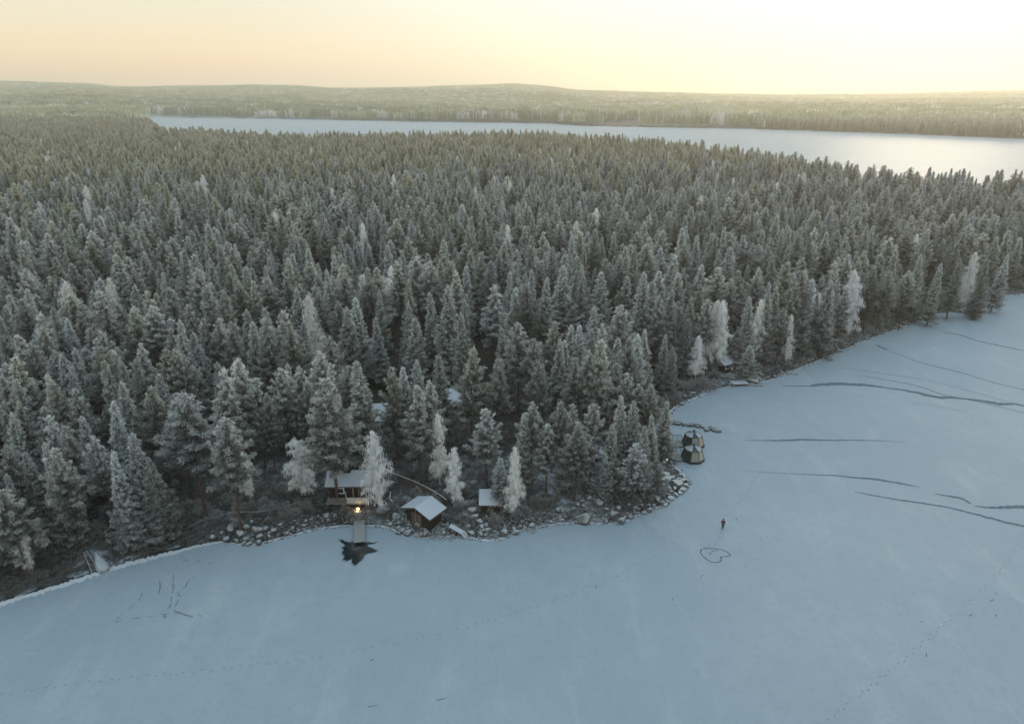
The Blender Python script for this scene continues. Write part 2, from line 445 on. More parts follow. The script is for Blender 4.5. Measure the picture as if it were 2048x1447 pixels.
# ---------------------------------------------------------------- foliage shapes
def unit(v): return v / np.maximum(np.linalg.norm(v, axis=-1, keepdims=True), 1e-6)
def needles(C, D, W, n, length, width, spread, g, up=.25, base=.25):
    """n slim triangles at every centre C, leaning to D; W (0..1) is how much frost the spot carries, for conifers with crown shade mixed in"""
    k = len(C)
    C = np.repeat(C, n, 0); D = np.repeat(D, n, 0); W = np.repeat(W, n)
    d = unit(D + g.normal(0, spread, (k * n, 3)) + np.array([0, 0, up]))
    s = unit(np.cross(d, g.normal(0, .5, (k * n, 3)) + np.array([0, 0, 1.0])))
    L = length * g.uniform(.6, 1.25, (k * n, 1)); w = width * g.uniform(.7, 1.3, (k * n, 1)) * .5
    b = C + g.normal(0, length * .26, (k * n, 3))
    V = np.stack([b - s * w, b + s * w, b + d * L], 1).reshape(-1, 3)
    fb = W * base * g.uniform(.6, 1.3, k * n); ft = W * g.uniform(.75, 1.1, k * n)
    A = np.stack([fb, fb, ft], 1).reshape(-1)
    return V, A
def limb_tris(P0, P1, w, g):
    s = unit(np.cross(P1 - P0, g.normal(0, 1, P0.shape))) * w
    V = np.stack([P0 - s, P0 + s, P1], 1).reshape(-1, 3)
    return V, np.full(len(V), .12)

def conifer(seed, h, cb, Rm, kind, q=1.0):
    """crown of a frosted pine or spruce; q < 1 = coarser"""
    g = np.random.default_rng(seed)
    C, D, W, L0, L1 = [], [], [], [], []
    step = (.52 if kind == 'pine' else .40) / q
    z = cb; ph = g.uniform(0, 6.28, 4); lean = g.normal(0, .012, 2)
    while z < h - .25:
        tt = (z - cb) / (h - cb)
        if kind == 'pine':
            prof = (.60 + .40 * float(sm(tt / .2))) * (1 - tt) ** 1.12 + .04
            nb = 5; e0 = R(-6 + 52 * tt)
        else:
            prof = (.80 + .20 * float(sm(tt / .12))) * (1 - tt) ** 1.08 + .035
            nb = 7; e0 = R(-24 + 50 * tt)
        a0 = g.uniform(0, 6.28)
        for k in range(nb):
            a = a0 + 6.283 * k / nb + g.normal(0, .25)
            mod = 1 + .22 * math.sin(2 * a + ph[0] + z * .25) + .16 * math.sin(3 * a + ph[1] - z * .6)
            if kind == 'pine' and g.random() < .10: continue
            L = Rm * prof * mod * g.uniform(.55, 1.32)
            if L < .12: L = .12
            e = e0 + g.normal(0, .12)
            hd = np.array([math.cos(a), math.sin(a), 0]); sd = np.array([-math.sin(a), math.cos(a), 0])
            o = np.array([lean[0] * z, lean[1] * z, z])
            L0.append(o); L1.append(o + hd * L * .9 + np.array([0, 0, math.tan(e) * L * .8]))
            n = max(2, int(L / (.36 if kind == 'pine' else .30) * q))
            for s in np.linspace(.25 if L > .7 else .5, 1, n):
                curve = (.18 * s * s if kind == 'pine' else (-.10 * math.sin(s * 3.1) + .16 * s ** 3)) * L
                p = o + hd * L * s + np.array([0, 0, math.tan(e) * L * s * .9 + curve])
                m_ = (3 if kind == 'pine' else 2) if L > .6 else 1
                for j in range(m_):
                    lat = g.uniform(-.34, .34) * L * (1.2 - s) * 1.1 if m_ > 1 else 0
                    c = p + sd * lat + g.normal(0, .07, 3)
                    C.append(c)
                    if kind == 'pine': D.append(hd * .8 + np.array([0, 0, .28]) + sd * lat * .5)
                    else: D.append(hd * .9 + sd * math.copysign(.55, lat) + np.array([0, 0, -.20]))
                    W.append(min(1, .30 + .80 * s ** 1.5) * g.uniform(.75, 1.15) * (.52 + .58 * tt))  # frosty branch tips; shade of the lower crown is painted in by height
        z += step * g.uniform(.85, 1.15)
    for zt in np.arange(h - 1.4, h, .22):
        C.append(np.array([lean[0] * zt, lean[1] * zt, zt])); D.append(np.array([0, 0, 1.0])); W.append(1.0)
    C, D, W = np.array(C), np.array(D), np.array(W)
    if kind == 'pine': V, A = needles(C, D, W, 12, .38 / q ** .7, .135 / q, .60, g, .10, .36)
    else: V, A = needles(C, D, W, 11, .40 / q ** .7, .125 / q, .46, g, .0, .36)
    V2, A2 = limb_tris(np.array(L0), np.array(L1), .04, g)
    return np.concatenate([V, V2]), np.concatenate([A, A2])

def birch(seed, h, cb, Rm, q=1.0, weep=1.0, pointed=True):
    g = np.random.default_rng(seed)
    C, D, W, H, L0, L1 = [], [], [], [], [], []
    nb = int(58 * q)
    for i in range(nb):
        tt = (i + g.uniform(0, 1)) / nb
        z = cb + (h - cb) * tt
        prof = ((.60 + .40 * float(sm(tt / .3))) * (1 - tt) ** .62 + .06) if pointed else (math.sin(math.pi * (.12 + .80 * tt)) ** .7)
        a = i * 2.4 + g.normal(0, .3)
        L = Rm * prof * g.uniform(.35, 1.45)
        hd = np.array([math.cos(a), math.sin(a), 0])
        o = np.array([0, 0, z - L * .35])
        pr = o
        for s in np.linspace(.2, 1, max(3, int(L / .22))):
            p = o + hd * L * s + np.array([0, 0, L * (1.15 * s - .85 * s * s * weep)])
            L0.append(pr); L1.append(p); pr = p
            for j in range(3):
                c = p + g.normal(0, .16, 3)
                C.append(c); D.append(hd * .5 + np.array([0, 0, .1])); W.append(g.uniform(.75, 1))
                if g.random() < .75 * weep: H.append(p + g.normal(0, .14, 3))
    for zt in np.arange(h - 1.2, h, .12):
        C.append(np.array([0, 0, zt])); D.append(np.array([0, 0, 1.0])); W.append(1.0)
    C, D, W, H = np.array(C), np.array(D), np.array(W), np.array(H)
    V, A = needles(C, D, W, 5, .34, .075, .6, g, .0, .6)
    nh = len(H)
    V3, A3 = needles(H, np.tile(np.array([0, 0, -2.0]), (nh, 1)), np.ones(nh), 3, .75, .075, .22, g, 0, .75)
    V2, A2 = limb_tris(np.array(L0), np.array(L1), .03, g)
    return np.concatenate([V, V2, V3]), np.concatenate([A, A2 + .4, A3])

def shrub(seed, r, h, n=260):
    g = np.random.default_rng(seed)
    u = unit(g.normal(0, 1, (n, 3)) + np.array([0, 0, .35])); u[:, 2] = np.abs(u[:, 2])
    s = g.uniform(.35, 1, (n, 1)) ** .6
    wav = 1 + .25 * np.sin(u[:, :1] * 5 + seed) + .2 * np.sin(u[:, 1:2] * 7 + seed * 2)
    C = u * s * wav * np.array([r, r, h]); D = unit(u + np.array([0, 0, .5]))
    V, A = needles(C, D, .45 + .55 * s[:, 0], 6, .30, .055, .5, g, .2, .35)
    V2, A2 = limb_tris(np.zeros((40, 3)) + g.normal(0, .05, (40, 3)), C[:40], .02, g)
    return np.concatenate([V, V2]), np.concatenate([A, A2])

def trunk_shape(seed, h, r0, top=.97, limbs=0):
    g = random.Random(seed)
    lx, ly = g.uniform(-.012, .012), g.uniform(-.012, .012)
    mb = MB()
    zs = [-.6, 0, .4, h * .3, h * .6, h * .85, h * top]
    rs = [r0 * 1.5, r0 * 1.3, r0, r0 * .8, r0 * .55, r0 * .3, .02]
    mb.tube([(lx * z, ly * z, z) for z in zs], rs, 7)
    for i in range(limbs):
        z = g.uniform(h * .15, h * .5); a = g.uniform(0, 6.28); L = g.uniform(.5, 1.2)
        mb.tube([(lx * z, ly * z, z), (L * math.cos(a), L * math.sin(a), z + g.uniform(-.1, .3))], [.03, .01], 4)
    return mb

SP = []     # species variants: dict(kind, h, crown mesh, trunk mesh, raw arrays)
def tri(n): return np.arange(n * 3).reshape(-1, 3)
def add_variant(kind, h, VA, r0, cm, tm, limbs=0, seed=0):
    V, A = VA
    cme = np_mesh(kind + '_crown', V, tri(len(V) // 3), 3, [M[cm]], attrs={'frost': ('FLOAT', A)})
    tb = trunk_shape(seed, h, r0, limbs=limbs)
    to = tb.build('trunk', M[tm]); tme = to.data; bpy.data.objects.remove(to)
    SP.append(dict(kind=kind, h=h, V=V, A=A, crown=cme, trunk=tme, cm=cm, tm=tm, tb=tb))
for i in range(7):
    g = random.Random(i)
    add_variant('pine', 18, conifer(100 + i, 18, g.choice([6.2, 7.2, 8.2]), g.uniform(3.0, 3.7), 'pine'), .19, 'pine', 'bark', 6, i)
for i in range(6):
    g = random.Random(50 + i)
    add_variant('spruce', 18, conifer(200 + i, 18, g.choice([1.2, 2.0, 3.0]), g.uniform(2.5, 3.1), 'spruce'), .19, 'spruce', 'bark_dark', 0, i)
for i in range(4):
    add_variant('birch', 12, birch(300 + i, 12, 1.8, [2.0, 1.6, 2.3, 2.6][i], pointed=i != 3), .11, 'birch', 'bark_birch', 0, i)
KI = {k: [i for i, s in enumerate(SP) if s['kind'] == k] for k in ('pine', 'spruce', 'birch')}

def scatter(name, variants, pts, rot, scl, var, mats, label, cat, kind='stuff'):
    """ONE object: small source shapes plus points; geometry nodes repeat the shapes on the points.
    variants: list of (V, T, frost, material index per face)"""
    Vs, Ts, Fs, Ps, Ms = [], [], [], [], []
    o = 0
    for k, (V, T, A, mi) in enumerate(variants):
        Vs.append(V); Ts.append(T + o); Fs.append(A); Ps.append(np.full(len(V), k + 1)); Ms.append(mi); o += len(V)
    n = len(pts)
    Vs.append(pts); Fs.append(np.zeros(n)); Ps.append(np.zeros(n))
    full = lambda a, w=None: np.concatenate([np.zeros((o,) + (() if w is None else (w,))), a])
    me = np_mesh(name, np.concatenate(Vs), np.concatenate(Ts), 3, mats, np.concatenate(Ms), {
        'frost': ('FLOAT', np.concatenate(Fs).astype(np.float32)), 'part': ('INT', np.concatenate(Ps).astype(np.int32)),
        'rot': ('FLOAT', full(rot).astype(np.float32)), 'scl': ('FLOAT_VECTOR', full(scl, 3).astype(np.float32)), 'var': ('INT', full(var).astype(np.int32))})
    ob = link(name, me); tag(ob, label, cat, kind=kind)
    t = bpy.data.node_groups.new(name, 'GeometryNodeTree')
    t.interface.new_socket('Geometry', in_out='INPUT', socket_type='NodeSocketGeometry')
    t.interface.new_socket('Geometry', in_out='OUTPUT', socket_type='NodeSocketGeometry')
    gi, go = t.nodes.new('NodeGroupInput'), t.nodes.new('NodeGroupOutput')
    def attr(nm, ty):
        x = t.nodes.new('GeometryNodeInputNamedAttribute'); x.data_type = ty; x.inputs['Name'].default_value = nm; return x.outputs[0]
    def eq(s, v):
        c = t.nodes.new('FunctionNodeCompare'); c.data_type = 'INT'; c.operation = 'EQUAL'
        t.links.new(s, c.inputs[2]); c.inputs[3].default_value = v; return c.outputs[0]
    part, var_, rot_, scl_ = attr('part', 'INT'), attr('var', 'INT'), attr('rot', 'FLOAT'), attr('scl', 'FLOAT_VECTOR')
    cx = t.nodes.new('ShaderNodeCombineXYZ'); t.links.new(rot_, cx.inputs[2])
    er = t.nodes.new('FunctionNodeEulerToRotation'); t.links.new(cx.outputs[0], er.inputs[0])
    def sepg(k):
        s = t.nodes.new('GeometryNodeSeparateGeometry'); s.domain = 'POINT'
        t.links.new(gi.outputs[0], s.inputs[0]); t.links.new(eq(part, k), s.inputs[1]); return s.outputs[0]
    pg = sepg(0); jn = t.nodes.new('GeometryNodeJoinGeometry')
    for k in range(len(variants)):
        ip = t.nodes.new('GeometryNodeInstanceOnPoints')
        t.links.new(pg, ip.inputs['Points']); t.links.new(eq(var_, k), ip.inputs['Selection'])
        t.links.new(sepg(k + 1), ip.inputs['Instance']); t.links.new(er.outputs[0], ip.inputs['Rotation']); t.links.new(scl_, ip.inputs['Scale'])
        t.links.new(ip.outputs[0], jn.inputs[0])
    t.links.new(jn.outputs[0], go.inputs[0])
    md = ob.modifiers.new('scatter', 'NODES'); md.node_group = t
    return ob

def tree_source(s):
    """crown and trunk of a variant as one triangle soup"""
    tv = np.array(s['tb'].V); tf = []
    for f in s['tb'].F:
        for j in range(1, len(f) - 1): tf.append((f[0], f[j], f[j + 1]))
    tf = np.array(tf)
    nv = len(s['V'])
    V = np.concatenate([s['V'], tv]); T = np.concatenate([tri(nv // 3), tf + nv])
    return V, T, np.concatenate([s['A'], np.zeros(len(tv))]), nv // 3, len(tf)
# ---------------------------------------------------------------- trees read off the photo: pixel of the tip, kind, height in metres, width factor
HERO = """9 752 p 17|31 764 p 17|96 752 s 17|120 760 p 17|144 742 s 17|145 781 p 16|8 807 s 16|26 810 p 16|81 817 p 16|104 831 p 16|17 832 s 15|132 852 p 15 1.1
162 837 s 14|96 889 s 15.5 1.0|115 897 p 15.5 1.15|15 895 p 15 1.1|55 906 s 14|5 977 p 13 1.4|17 952 s 12 .7|190 876 p 15|222 905 s 15|260 872 s 16.5 1.1|305 912 s 13 .95
222 807 s 17|250 765 s 18|302 774 p 17|207 724 s 18|242 727 s 17|267 720 s 17|346 787 p 18|367 787 p 20 1.75|322 750 s 17|330 700 p 18 1.2|360 702 p 18|445 831 p 18.5 1.25
437 730 s 17|472 722 b 17|447 740 p 19 1.3|475 722 p 19|461 647 p 18|501 650 s 18|532 640 p 19|578 647 p 19|602 646 s 17|642 677 p 18|657 675 p 18|645 707 p 18
410 640 p 18|390 668 s 18|380 612 p 18|280 690 p 17|180 660 p 17 1.2|60 690 p 17 1.2|40 672 p 18 1.2|150 700 s 17|110 705 p 17
572 731 s 16|561 740 p 17 1.3|592 737 p 17|615 768 p 15|506 760 p 16 1.2|530 790 p 14|650 760 p 20.7 1.55|671 738 s 17|719 725 s 18 1.35|782 737 p 17|807 735 s 16|830 723 s 17
881 716 s 17|939 699 p 18.8 1.1|813 764 p 14|832 776 p 17 1.15|858 766 p 16|874 834 b 12 .8|908 898 b 10 .85|746 868 b 12.6 1.05|597 884 w 9.5 1.35|487 909 w 8 .7
1037 648 p 19 1.2|1067 679 p 17 1.1|998 721 p 17|1111 645 p 18 1.3|1144 652 s 17|1166 654 s 17|1182 661 s 16|1117 683 s 17|1134 685 p 16|1190 618 s 19 1.3|1238 612 p 19 1.2
1205 651 p 17|1198 684 p 19 1.1|1176 705 p 17|1238 678 s 17|1259 678 p 17|1276 671 s 17|1293 663 s 17|1330 671 s 12 .8|1343 695 s 11 .9|1259 746 p 13|1299 768 p 12 1.0|1277 771 p 11
1331 803 s 11 .9|1240 795 s 14 .95|1264 801 s 14 .9|1309 834 s 13 .85|1288 855 s 12 .9|1273 887 p 11 1.1|1186 810 p 15 1.1|1149 810 p 13|1121 806 p 15 .9|1154 845 p 13.6 1.2
1062 806 p 15|1046 827 s 13|971 820 p 13.5 1.4|1000 918 s 8.5 .9|1027 897 b 11.5 .7|700 735 p 16|1080 725 p 16|1150 720 p 16|1010 660 s 17|1230 725 p 14|1205 745 p 14
1322 595 p 18|1347 582 s 19|1382 598 s 17|1400 571 p 18|1433 604 b 16 1.0|1450 606 b 16 .9|1399 673 b 10 1.1|1501 595 s 17|1523 602 b 15 1.05|1537 567 s 19|1488 664 s 9|1567 618 p 14
1587 631 b 12 .7|1596 569 p 18|1618 560 s 18|1636 591 s 14|1662 562 s 18 1.1|1716 545 b 17 1.2|1690 570 p 16|1415 600 p 17|1466 560 p 18|1555 575 p 17|1357 605 p 16|1375 640 s 13|1430 672 s 8|1500 688 s 8|1474 660 s 9|34 1060 w 6.5 .9|74 1040 w 5 .9|1095 850 p 12 1.1|1220 850 s 12|1135 870 s 10 .9|1175 868 p 11 1.1|1210 905 s 8 .8
1698 511 p 18|1722 540 p 14|1775 545 p 17 1.2|1748 535 p 17|1845 510 s 18|1820 545 p 16 1.2|1880 530 s 17|1950 507 b 17 .85|1975 520 s 17|1920 520 s 17|2010 510 s 17""".replace('\n', '|').split('|')
KIND = {'p': 'pine', 's': 'spruce', 'b': 'birch', 'w': 'birch'}
trees = []          # x, y, z, kind, variant, height, xy scale, rotation, hero?, tip pixel
for i, r in enumerate(HERO):
    q = r.split(); x, y, k, h = float(q[0]), float(q[1]), q[2], float(q[3]); w = float(q[4]) if len(q) > 4 else 1.0
    z0 = 1.6
    for _ in range(3):
        g = G(x, y, z0 + h - .2); z0 = max(hz(g.x, g.y), .1)
    if sdist(np.array([g.x]), np.array([g.y]))[0] < .3: print('WET HERO', r, round(float(sdist(np.array([g.x]), np.array([g.y]))[0]), 1))
    kd = KIND[k]
    v = KI['birch'][3] if k == 'w' else KI[kd][(i * 5 + int(x)) % (len(KI[kd]) - (kd == 'birch'))]
    s = h / SP[v]['h']
    wx = (1 + (w - 1) * .7) * .92 * (max(s, .8) if kd != 'birch' else s)
    trees.append([g.x, g.y, z0, kd, v, h, wx, rng.uniform(0, 6.28), True, (x, y)])
hero_xy = np.array([[t_[0], t_[1]] for t_ in trees])

# the rest of the forest: a jittered grid over the land
CURVE = [(-2000, 762), (0, 748), (150, 730), (300, 690), (450, 636), (650, 632), (800, 640), (950, 640), (1040, 600), (1190, 596), (1300, 572), (1400, 560), (1600, 552), (1700, 530), (1780, 520), (1900, 508), (1985, 500)]
cxs, cys = np.array(CURVE, float).T
def grid(y0, y1, s, seed):
    g = np.random.default_rng(seed)
    gy = np.arange(y0, y1, s * .87)
    P_ = []
    for k, yy in enumerate(gy):
        w = yy * .86 + 60
        xx = np.arange(-w, w, s) + (k % 2) * s * .5
        P_.append(np.stack([xx, np.full(len(xx), yy)], 1))
    P_ = np.concatenate(P_)
    return P_ + g.uniform(-.38, .38, P_.shape) * s
def pix(X, Y, Z):
    zc = Y * cP - (Z - CAM_H) * sP; yc = Y * sP + (Z - CAM_H) * cP
    return CX + F * X / zc, CY - F * yc / zc
pts = np.concatenate([grid(60, 420, 6.3, 1), grid(420, 1330, 5.8, 2)])
d = sdist(pts[:, 0], pts[:, 1])
dens = wob(pts[:, 0], pts[:, 1], 34, 77) * .5 + .5
pts = pts[(d > 2.5) & ~((rng.random(len(d)) < .55) & (dens < .28)) & (rng.random(len(d)) > .13) & (pts[:, 1] < 1300)]
Zp = height(pts[:, 0], pts[:, 1])
hh = 17.3 + 1.5 * wob(pts[:, 0], pts[:, 1], 60, 5) + rng.normal(0, 2.0, len(pts))
hh = np.where(rng.random(len(pts)) < .14, hh * .72, hh)
hh = np.clip(hh, 9, 21.5)
tx, ty = pix(pts[:, 0], pts[:, 1], Zp + hh)
ok = ((tx > 1985) | (ty < np.interp(tx, cxs, cys))) | (tx < -45)
for (gx, gy, rad) in [(965, 725, 6.5), (1490, 640, 5)]:      # dark openings
    g = G(gx, gy, 1.5); ok &= np.hypot(pts[:, 0] - g.x, pts[:, 1] - g.y) > rad
for hx, hy in hero_xy:
    ok &= np.hypot(pts[:, 0] - hx, pts[:, 1] - hy) > 2.3
ok &= ~((tx < 0) & (pts[:, 1] < 75))
pts, Zp, hh, tx, ty = pts[ok], Zp[ok], hh[ok], tx[ok], ty[ok]
kn = wob(pts[:, 0], pts[:, 1], 45, 61) + rng.normal(0, .55, len(pts))
bn = wob(pts[:, 0], pts[:, 1], 90, 62)
kinds = np.where(kn > .15, 'spruce', 'pine')
kinds = np.where((rng.random(len(pts)) < .018 + .10 * (bn > .75)), 'birch', kinds)
for k in range(len(pts)):
    kd = str(kinds[k]); v = KI[kd][int(rng.integers(0, len(KI[kd]) - (kd == 'birch')))]
    h = float(hh[k]) * (.9 if kd == 'birch' else 1)
    trees.append([pts[k, 0], pts[k, 1], Zp[k], kd, v, h, float(rng.uniform(.80, 1.32)) * (h / 18 if kd != 'birch' else 1.15), float(rng.uniform(0, 6.28)), False, (tx[k], ty[k])])
# smaller trees fringing the bank right of the bay and filling the point
CLEAR = [(640, 925, 768, 1050), (785, 985, 912, 1078), (940, 962, 992, 1018), (885, 765, 972, 862), (750, 790, 782, 850), (1190, 880, 1226, 915), (1447, 712, 1474, 744), (1060, 900, 1150, 1000), (1330, 850, 1445, 940), (640, 1000, 780, 1060), (1302, 676, 1330, 712)]
fp = grid(95, 230, 4.2, 9)
d = sdist(fp[:, 0], fp[:, 1]); fz = height(fp[:, 0], fp[:, 1])
fh = rng.uniform(5, 11.5, len(fp))
fx, fy = pix(fp[:, 0], fp[:, 1], fz + fh); bx_, by_ = pix(fp[:, 0], fp[:, 1], fz)
for k in range(len(fp)):
    if not (1190 < bx_[k] < 1990 and by_[k] < 900 and d[k] > 3.0): continue
    if bx_[k] < 1330 and by_[k] > 850: continue
    if np.min(np.hypot(hero_xy[:, 0] - fp[k, 0], hero_xy[:, 1] - fp[k, 1])) < 2.6: continue
    if any(fx[k] + 16 > a and fx[k] - 16 < c and by_[k] > b_ and fy[k] < e for a, b_, c, e in CLEAR): continue
    if ty_lim := np.interp(fx[k], cxs, cys) > fy[k]: continue
    if rng.random() < .2: continue
    kd = ['spruce', 'spruce', 'pine', 'birch'][int(rng.integers(0, 4))] if d[k] < 14 else ['spruce', 'pine'][int(rng.integers(0, 2))]
    v = KI[kd][int(rng.integers(0, 3))]
    trees.append([fp[k, 0], fp[k, 1], fz[k], kd, v, float(fh[k]), max(.62, fh[k] / 16) if kd != 'birch' else fh[k] / 11, float(rng.uniform(0, 6.28)), False, (fx[k], fy[k])])
print('trees', len(trees))

# ---- which trees are single things: those that show largest (nearest), up to 300 of a kind
def dist(t_): return math.sqrt(t_[0] ** 2 + t_[1] ** 2 + (CAM_H - t_[2]) ** 2)
def inview(t_): return -25 < t_[9][0] < 2073 and t_[9][1] < 1440
single, rest = [], []
for kd in ('pine', 'spruce', 'birch'):
    L = sorted([t_ for t_ in trees if t_[3] == kd], key=lambda t_: (not t_[8], dist(t_) / max(t_[5], 8)))
    vis = [t_ for t_ in L if inview(t_)]
    n = {'pine': 285, 'spruce': 285, 'birch': 140}[kd]
    ids = set(id(t_) for t_ in vis[:n])
    single += [t_ for t_ in L if id(t_) in ids]; rest += [t_ for t_ in L if id(t_) not in ids]
KNAME = {'pine': 'pine_tree', 'spruce': 'spruce_tree', 'birch': 'birch_tree'}
def region(x, y, by):
    if x < 420: return 'wooded bank above the left beach' if by > 900 else 'dense woods behind the left beach'
    if x < 700: return 'woods left of and behind the brown cabin' if by > 850 else 'deep woods behind the brown cabin'
    if x < 990: return 'woods around the hidden lodge behind the cabins' if by > 780 else 'deep dark woods behind the hidden lodge'
    if x < 1350: return 'wooded rocky point in front of the glass pods' if by > 850 else 'woods filling the middle of the headland'
    if x < 1800: return 'bank along the curving bay' if sx_d < 16 else 'woods behind the curving bay'
    return 'far right shore woods'
NAMED = {(650, 760): 'tall broad frosted pine with bare reddish trunk beside the left end of the brown cabin', (746, 868): 'white weeping birch covering the right end of the brown cabin roof',
 (908, 898): 'white weeping birch standing just behind the boathouse roof', (874, 834): 'pale weeping birch in front of the hidden lodge steps', (597, 884): 'round frosted weeping birch left of the brown cabin',
 (487, 909): 'small drooping frosted birch between two pines left of the cabin', (1027, 897): 'slim white birch among boulders right of the lean-to shed', (1000, 918): 'short frosted spruce hiding the right side of the lean-to shed',
 (971, 820): 'rounded frosted pine standing above the lean-to shed', (939, 699): 'tall pine with dark bare trunk in front of the lodge roof', (719, 725): 'tall broad spruce in front of the second snowy roof',
 (260, 872): 'tall slender frosted spruce rising from the bank above the overturned boat', (305, 912): 'short narrow spruce with layered drooping boughs on the left bank', (367, 787): 'largest broad pine of the left bank, with a long leaning bare trunk',
 (445, 831): 'large frosted pine at the start of the shore boulders', (115, 897): 'broad double-topped pine just left of the overturned boat', (1716, 545): 'biggest white frosted birch on the bay shore',
 (1523, 602): 'white frosted birch beside the bay cabin', (1399, 673): 'white bushy birch left of the bay cabin', (1062, 806): 'upright frosted pine left of the frosty lawn on the point', (1154, 845): 'pale frosted pine right of the frosty lawn, before the half-hidden roof',
 (1273, 887): 'low wide frosted pine at the tip of the rocky point', (1309, 834): 'slender frosted tree at the edge of the point next to the glass pods', (1331, 803): 'slender frosted tree nearest the rock breakwater',
 (1950, 507): 'narrow white birch on the far right shore by the plank jetties', (5, 977): 'frosted pine cut off by the left edge of the photo above the beach', (1037, 648): 'tall frosted pine rising beside the darkest gap of the woods', (1190, 618): 'broad-boughed spruce standing out above the middle of the headland',
 (832, 776): 'bright frosted pine between the two snowy lodge roofs', (830, 723): 'pointed frosted spruce behind the lodge, left of its roof', (881, 716): 'narrow dark spruce at the left edge of the lodge roof', (1186, 810): 'frosted pine directly behind the half-hidden roof on the point',
 (1240, 795): 'tall pointed conifer right of the half-hidden roof on the point', (998, 721): 'frosted pine at the right edge of the lodge roof', (305, 774): 'frosted pine'}
seen = {}
for t_ in single:
    x, y, z, kd, v, h, w, rz, hero, tip = t_
    s = SP[v]
    e = empty(KNAME[kd], (x, y, z), rz)
    sz = h / s['h']
    e.rotation_euler = (random.gauss(0, .018), random.gauss(0, .018), rz)
    e.scale = (1, 1, 1)
    c = link('crown', s['crown'], e); c.scale = (w, w, sz)
    tr = link('trunk', s['trunk'], e); tr.scale = ((sz + w) / 2, (sz + w) / 2, sz)
    bxp, byp = P((x, y, z)); sx_d = float(sdist(np.array([x]), np.array([y]))[0])
    reg = region(tip[0], tip[1], byp)
    lab = NAMED.get((int(tip[0]), int(tip[1]))) if hero else None
    if not lab:
        ad = {'pine': 'frosted bushy-topped pine', 'spruce': 'frosted pointed spruce', 'birch': 'white frosted birch'}[kd]
        lab = ad + ' in the ' + reg
        tag(e, lab, kd + (' tree'), group=lab.replace('frosted', 'frosty'))
    else:
        tag(e, lab, kd + ' tree', group={'pine': 'pines near the cabins and shore', 'spruce': 'spruces near the cabins and shore', 'birch': 'white birches near the shore'}[kd])

vr = []
for s in SP:
    V, T, A, n1, n2 = tree_source(s)
    base = {'pine': 0, 'spruce': 2, 'birch': 4}[s['kind']]
    vr.append((V, T, A, np.concatenate([np.full(n1, base), np.full(n2, base + 1)])))
fm = [M['pine'], M['bark'], M['spruce'], M['bark_dark'], M['birch'], M['bark_birch']]
fm2 = [M['pine_haze_tint'], M['bark'], M['spruce_haze_tint'], M['bark_dark'], M['birch'], M['bark_birch']]
rest_all = rest
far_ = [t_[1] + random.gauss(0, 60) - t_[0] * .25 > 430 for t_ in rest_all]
for sel_, fm_, nm_, lb_ in ((False, fm, 'forest', 'frosted conifer forest covering the headland behind the front trees'), (True, fm2, 'back_forest', 'rear part of the headland forest with warm haze tinted into its colour, reaching to the far lake')):
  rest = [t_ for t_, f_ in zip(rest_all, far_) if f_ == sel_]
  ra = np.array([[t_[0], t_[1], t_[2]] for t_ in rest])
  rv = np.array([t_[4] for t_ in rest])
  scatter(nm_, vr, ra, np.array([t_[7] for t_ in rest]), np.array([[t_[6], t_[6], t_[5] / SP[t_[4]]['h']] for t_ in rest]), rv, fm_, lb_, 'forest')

# ---- woods beyond the far lake: patches of many small trees
def patch(seed, size, n, mixk, w0=.62, w1=1.0):
    g = np.random.default_rng(seed)
    VV, AA, MI = [], [], []
    for i in range(n):
        x, y = g.uniform(-size / 2, size / 2, 2)
        h = g.uniform(13, 21); birchy = g.random() < mixk
        k = 34
        tz = g.uniform(.12, 1, k) ** .8
        r = (2.5 if birchy else 2.1) * ((1 - tz) ** (.5 if birchy else .8) + .06)
        a = g.uniform(0, 6.28, k)
        C = np.stack([x + r * np.cos(a) * .6, y + r * np.sin(a) * .6, tz * h], 1)
        D = np.stack([np.cos(a), np.sin(a), np.full(k, .5)], 1)
        V, A = needles(C, D, g.uniform(w0, w1, k) * g.uniform(.75, 1.1), 4, 1.4, .8, .6, g, .3, .7)
        VV.append(V); AA.append(A); MI.append(np.full(len(V) // 3, 1 if birchy else 0))
    V = np.concatenate(VV); return V, tri(len(V) // 3), np.concatenate(AA), np.concatenate(MI)
S_ = 26.0
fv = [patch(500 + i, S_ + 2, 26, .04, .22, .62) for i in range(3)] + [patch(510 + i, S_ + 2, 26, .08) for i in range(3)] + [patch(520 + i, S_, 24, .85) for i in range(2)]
g = np.random.default_rng(3)
P_ = []
for yy in np.arange(1150, 9000, S_):
    w = yy * .84 + 120
    ss = S_ * (1 + max(0, yy - 3500) / 6000)
    if yy > 3500 and (int(yy / S_) % 2): continue
    xx = np.arange(-w, w, ss); P_.append(np.stack([xx, np.full(len(xx), yy)], 1))
P_ = np.concatenate(P_) + g.uniform(-6, 6, (sum(len(p) for p in P_), 2))
P_ = P_[((P_[:, 1] > 1310) | (P_[:, 0] < -1e9))]
k = P_[:, 1] < 2500
dd = np.full(len(P_), 999.0); dd[k] = sdist(P_[k, 0], P_[k, 1])
Zf = height(P_[:, 0], P_[:, 1])
ok = dd > 13
qx, qy = pix(P_[:, 0], P_[:, 1], Zf)
FIELD = np.array([(1180, 246), (1300, 240), (1440, 232), (1490, 234), (1500, 240), (1470, 250), (1350, 250), (1230, 251)], float)
ok &= poly_sd(FIELD, qx, qy) > 0
for (a, b_, c, e) in [(1170, 196, 1215, 199.5), (1215, 193, 1280, 197), (1310, 201, 1330, 203), (0, 200, 60, 204)]:
    ok &= ~((qx > a) & (qx < c) & (qy > b_) & (qy < e))
P_, Zf, qx, qy, dd = P_[ok], Zf[ok], qx[ok], qy[ok], dd[ok]
